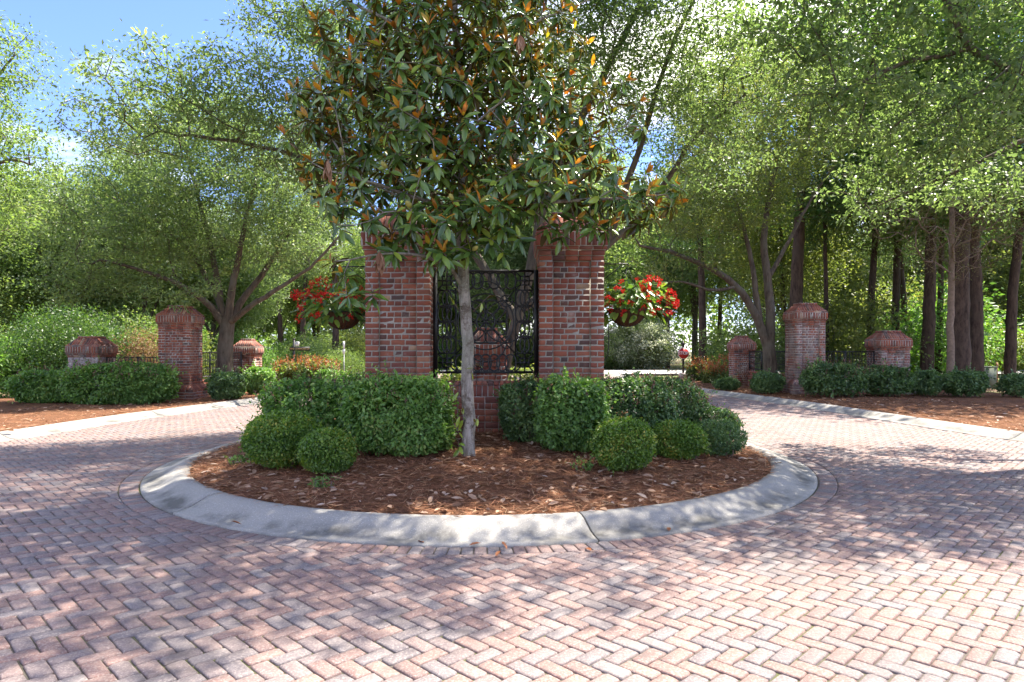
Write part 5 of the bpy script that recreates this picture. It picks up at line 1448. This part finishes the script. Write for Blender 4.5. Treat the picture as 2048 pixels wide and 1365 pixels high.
def proto(name, label, kind, h, lean, ncl, per, spread, size, leafm, barkm, group=WOODG, aspect=.5, cat='tree'):
    sd, bl = wood_proto(kind, h, lean)
    return tree(name, label, cat, sd, bl, ncl, .5, per, spread, size, leafm, barkm, group, aspect, rmin=.012, tip=.008)
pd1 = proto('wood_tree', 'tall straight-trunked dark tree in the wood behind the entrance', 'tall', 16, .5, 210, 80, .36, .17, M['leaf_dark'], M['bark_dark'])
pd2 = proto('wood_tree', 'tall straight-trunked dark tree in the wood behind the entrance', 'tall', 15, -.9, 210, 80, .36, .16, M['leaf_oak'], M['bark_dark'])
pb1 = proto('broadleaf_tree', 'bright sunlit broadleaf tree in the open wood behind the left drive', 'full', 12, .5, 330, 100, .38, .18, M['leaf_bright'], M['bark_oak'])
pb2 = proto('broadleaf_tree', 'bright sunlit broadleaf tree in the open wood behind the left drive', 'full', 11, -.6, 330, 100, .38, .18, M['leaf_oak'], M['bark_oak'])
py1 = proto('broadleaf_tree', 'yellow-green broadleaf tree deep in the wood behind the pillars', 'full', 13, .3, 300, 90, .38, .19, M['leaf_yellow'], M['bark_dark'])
used = set(); deflab = {}
def put(pr, x, y, s=1.0, rz=None, sz=None, label=None, z=-.05, fat=1.0):
    c = pr if pr.name not in used else copy_tree(pr)
    used.add(pr.name) if c is pr else None
    ppx = 1024 + F * x / y; reg = 'left drive' if ppx < 640 else ('island' if ppx < 1460 else 'right-hand pillars')
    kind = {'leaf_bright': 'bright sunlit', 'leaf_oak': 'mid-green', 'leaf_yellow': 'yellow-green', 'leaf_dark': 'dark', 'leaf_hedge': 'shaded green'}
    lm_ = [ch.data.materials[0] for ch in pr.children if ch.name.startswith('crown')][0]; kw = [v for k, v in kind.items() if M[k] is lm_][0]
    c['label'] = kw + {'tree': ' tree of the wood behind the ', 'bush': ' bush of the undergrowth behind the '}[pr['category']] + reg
    c['group'] = c['label'].replace(' tree ', ' trees ').replace(' bush ', ' bushes ')
    c.location = (x, y, z); c.rotation_euler = (0, 0, rng.uniform(0, 6.28) if rz is None else rz); c.scale = (s * fat, s * fat, (s if sz is None else sz))
    if label: c['label'] = label
    return c
R_ = random.Random(3)
for px, d, s, pr, fat, lb in ((1918, 23.5, 1.0, pd1, 1.75, 'thickest dark trunk of the right-hand wood, left one of the close pair'), (1952, 25.0, 1.0, pd2, 1.25, 'dark trunk just right of the thickest one, beside the utility box'),
                         (2018, 25.0, .95, pd2, 1.0, 'slim leaning trunk at the right edge, past the utility box'), (1852, 29.0, 1.05, pd1, 1.25, 'dark trunk behind the short stained pillar, right of its cap'),
                         (1786, 32.0, 1.05, pd1, .9, 'dark trunk rising straight above the short stained pillar'), (1740, 31.0, 1.0, pd2, .9, 'dark trunk rising just left of the short stained pillar'),
                         (1812, 33.0, 1.0, pd2, .8, 'slim dark trunk between the two trunks above the short stained pillar'), (1588, 30.0, 1.15, pd1, 1.3, 'grey trunk rising behind the tall grey-stained pillar'),
                         (1656, 30.5, 1.0, pd1, .55, 'slender trunk just right of the tall grey-stained pillar'), (1876, 31.0, 1.0, pd1, .7, 'slim trunk between the thick pair and the trunk right of the short pillar')):
    put(pr, isl(px, d), d, s, None, None, lb, fat=fat)
def free(x, y):
    return abs(x) > 7.5 or y > 52
for k in range(30):
    d = 34 + 30 * R_.random(); px = R_.uniform(1400, 2250); pr = R_.choice([pd1, pd2, py1, py1, pb2])
    put(pr, isl(px, d), d, R_.uniform(.85, 1.15)) if not 41 < d < 50 else put(pr, isl(px, 52), 52, R_.uniform(.9, 1.15))
for k in range(24):
    d = R_.uniform(29, 62); px = R_.uniform(-250, 640); pr = R_.choice([pb1, pb2, pb1, py1])
    d = d if not 40.5 < d < 50.5 else 53
    put(pr, isl(px, d), d, R_.uniform(.72, 1.0))
for k in range(16):
    d = R_.uniform(52, 70); px = R_.uniform(560, 1460); put(R_.choice([pb1, pb2, py1, pd2]), isl(px, d), d, R_.uniform(.85, 1.1))
for px, d, lb in ((672, 36, 'straight trunk rising behind the island left of the magnolia crown'), (806, 38.5, 'straight trunk rising behind the magnolia crown, left of its stem'), (1165, 38, 'slim straight trunk behind the right big pillar')):
    put(pd1 if px < 1000 else pd2, isl(px, d), d, 1.25, None, None, lb, fat=.7)
for px, d in ((960, 56), (1080, 58), (1160, 54), (1240, 70), (1320, 69), (1390, 60)): put(pb1 if px % 3 else pb2, isl(px, d), d, 1.55)
# left group near the dome bush
for px, d, s, pr, lb in ((-10, 28, .80, pb1, 'bright low tree at the far left above the dark dome bush'), (150, 30, .85, pb2, 'sunlit tree rising behind the dark dome bush')):
    put(pr, isl(px, d), d, s, None, None, lb)

# understorey
UG = 'bushes of the undergrowth behind the entrance'
def bush(label, w, h, n, size, leafm, group=UG, cat='bush', tint=None):
    t = thing('undergrowth_bush', label, cat, (0, 0, 0), 0, group)
    cl = blob_points([(0, 0, h * .5, w * .5, w * .45, h * .5), (w * .25, .1, h * .4, w * .4, w * .35, h * .4), (-w * .28, -.1, h * .38, w * .36, w * .35, h * .38)], int(n), .25)
    PA, par, R, kids = grow([([(0, 0, -.2), (0, 0, h * .25), (.05, 0, h * .5)], .05, .03)], cl, tip=.005)
    link('stems', wood_mesh('stems', PA, par, R, kids, M['twig'], .008, 5), t)
    link('crown', crown_mesh('crown', cl, 75, .22, size, leafm, .5, .7, .8, .1), t)
    return t
b1 = bush('sunlit leafy bush in the undergrowth behind the entrance', 3.2, 2.6, 130, .12, M['leaf_bright'])
b2 = bush('sunlit leafy bush in the undergrowth behind the entrance', 3.6, 3.0, 140, .12, M['leaf_yellow'])
b3 = bush('shaded green bush in the undergrowth behind the entrance', 3.0, 2.4, 130, .11, M['leaf_hedge'])
for px, d, sc in ((610, 36, .9), (672, 38, .95), (725, 37, 1.0), (690, 33.5, .6), (640, 34, .75)): put(b2 if px % 2 else b1, isl(px, d), d, sc)
def blocks(px, y): return (1265 < px < 1475 and y < 38) or (545 < px < 650 and y < 31.5) or (660 < px < 715 and y < 29) or (1930 < px < 2010 and y < 29)
for k in range(110):
    y = R_.uniform(28, 60); px = R_.uniform(-150, 2250)
    if 40.5 < y < 50.5: y = 52.5
    x = isl(px, y)
    if blocks(px, y): continue
    if abs(x) < 7.8 and y < 51: y = 52.5; x = isl(px, y)
    put(R_.choice([b1, b2, b2, b3]), x, y, R_.uniform(.8, 1.3) if px < 1400 else R_.uniform(.9, 2.2))
put(b3, isl(-40, 21.5), 21.5, .9, None, None, 'shaded bush at the far left edge beside the dark dome bush')
dome = bush('large dark domed evergreen bush left of the pale short pillar', 3.6, 3.0, 460, .085, M['leaf_dark'], None)
dome.name = 'dome_bush'; dome.location = (isl(128, 23), 23, 0)
br_ = bush('brown dried bush behind the fence between the two left pillars', 2.0, 2.2, 130, .08, M['bush_brown'], None)
br_.name = 'dry_bush'; br_.location = (isl(284, 23.5), 23.5, 0)
pw = bush('pale flowering bush across the cross street, right of the right flower basket', 5.2, 4.2, 330, .17, M['leaf_pale'], None)
pw.name = 'flowering_bush'; pw.location = (isl(1275, 51.5), 51.5, 0)
# far wood closing the view: one mass
def far_wood():
    n = 2600; a = rng.uniform(-1.15, 1.15, n); r = rng.uniform(72, 100, n)
    x = r * np.sin(a); y = r * np.cos(a); hgt = rng.uniform(0, 1, n) ** .8 * (13 + 3 * np.sin(a * 9) + 2.5 * np.sin(a * 23))
    hgt = np.where(a < -.25, hgt * .72, hgt)
    cl = np.stack([x, y, hgt], 1); me = crown_mesh('far_wood', cl, 36, 1.0, .62, M['leaf_bright'], .55, .8, .8, .1)
    o = link('far_wood', me); o['kind'] = 'stuff'
far_wood()

# ------------------------------------------------------------------ litter
def scatter_bed(n, smp, L0, L1, wd, mat, name, leaf=False):
    x, y = smp(n); z = np.array([ground_h(a, b) for a, b in zip(x, y)]) + rng.uniform(.002, .022, len(x))
    a = rng.uniform(0, 2 * PI, len(x)); pos = np.stack([x, y, z], 1)
    ax = np.stack([np.cos(a), np.sin(a), rng.normal(0, .16, len(x))], 1); nor = nrm(np.stack([rng.normal(0, .3, len(x)), rng.normal(0, .3, len(x)), np.ones(len(x))], 1))
    L = rng.uniform(L0, L1, len(x))
    V, Q, k = (leaf_quads(pos, ax, nor, L, L * wd, .12) if leaf else leaf_tris(pos, ax, nor, L, np.full(len(x), wd), .1))
    return V, Q, k, len(x)
def litter(name, smp, nneedle, nleaf, s=1.0):
    V, Q, k, m = scatter_bed(nneedle, smp, .09 * s, .20 * s, .0042 * s, 'straw', name)
    o = link(name, make_mesh(name, V, [Q], M['straw'], {'tint': np.repeat(rng.random(m), k)})); o['kind'] = 'stuff'
    V, Q, k, m = scatter_bed(nleaf, smp, .05 * s, .13 * s, .38, 'leaf_brown', name, True)
    o = link('leaf_litter', make_mesh('leaf_litter', V, [Q], M['leaf_brown'], {'tint': np.repeat(rng.random(m), k)})); o['kind'] = 'stuff'
def smp_island(n):
    q = np.stack([rng.uniform(-4.3, 3.7, n * 2), rng.uniform(5.5, 10.5, n * 2)], 1); q = q[sd_island(q) > .48 + .035 * rng.normal(size=len(q))][:n]; return q[:, 0], q[:, 1]
litter('pine_straw', smp_island, 46000, 3200)
def smp_side(K, KN):
    def f(n):
        i = rng.integers(12, 95, n); o = .5 + 4.0 * rng.random(n) ** 1.3; q = K[i] + KN[i] * o[:, None] + rng.normal(0, .1, (n, 2)); return q[:, 0], q[:, 1]
    return f
_gh = ground_h
def fast_h(side):
    K, KN = (LK, LN) if side < 0 else (RK, RN)
    return lambda x, y: bed_h(max(.45, side_dist(np.array([[x, y]]), K, KN)[0]), side)
ground_h = fast_h(-1); litter('pine_straw', smp_side(LK, LN), 9000, 900, 1.3)
ground_h = fast_h(1); litter('pine_straw', smp_side(RK, RN), 9000, 1300, 1.3)
ground_h = _gh
# single fallen leaves on the kerb
V, Q, k = leaf_quads(np.zeros((1, 3)), np.array([[0, 1., .1]]), np.array([[0, 0, 1.]]), np.array([.095]), np.array([.036]), .2)
flm = make_mesh('fallen_leaf', V, [Q], M['leaf_brown'], {'tint': np.full(6, .42)})
M['leaf_orange'] = plain_mat('fresh_fallen_leaf', (.30, .10, .03), .6)
flm.materials.clear(); flm.materials.append(M['leaf_orange'])
for px, py, lb in ((848, 1087, 'leftmost of the orange-brown leaves at the kerb foot'), (938, 1093, 'orange-brown leaf on the kerb foot, second from the left'), (1004, 1090, 'orange-brown leaf on the kerb foot above the soldier pavers'),
                   (1014, 1101, 'brown leaf lying on the soldier pavers, right of the others'), (992, 1115, 'brown leaf where the soldier pavers meet the herringbone'), (1183, 1103, 'single brown leaf right of the kerb joint'),
                   (1420, 1037, 'orange leaf on the right-hand slope of the island kerb'), (1338, 1064, 'thin brown leaf at the foot of the kerb on the right'), (484, 1051, 'pale orange leaf on the left-hand slope of the kerb')):
    d = (CAMH - .03) * F / (py - HOR); p = P(px, py, d)
    for _ in range(6):
        s = sd_island(np.array([p[:2]]))[0]; h = np.interp(s, [-1, 0, .1, .25, .38, .5], [.014, .022, .03, .08, .128, .13]); d = (CAMH - h) * F / (py - HOR); p = P(px, py, d)
    o = link('fallen_leaf', flm, None, (p[0], p[1], h + .006), (rng.normal(0, .15), rng.normal(0, .15), rng.uniform(0, 6.28))); tag(o, lb, 'leaf', 'fallen leaves on the island kerb')
# small tufts at the mulch edge
for px, py, lb in ((475, 930, 'small grey-green weed tuft left of the largest round boxwood'), (1165, 942, 'small green weed tuft left of the bright round boxwood'), (648, 975, 'tiny green sprig under the small left boxwood')):
    x, y, z = on_ground(px, py); hedge('weed_tuft', lb, 'weed', x, y, z - .02, .22, .18, .12, 260, .035, 'leaf_hedge', 2.0, group='weed tufts in the mulch', aspect=.35)
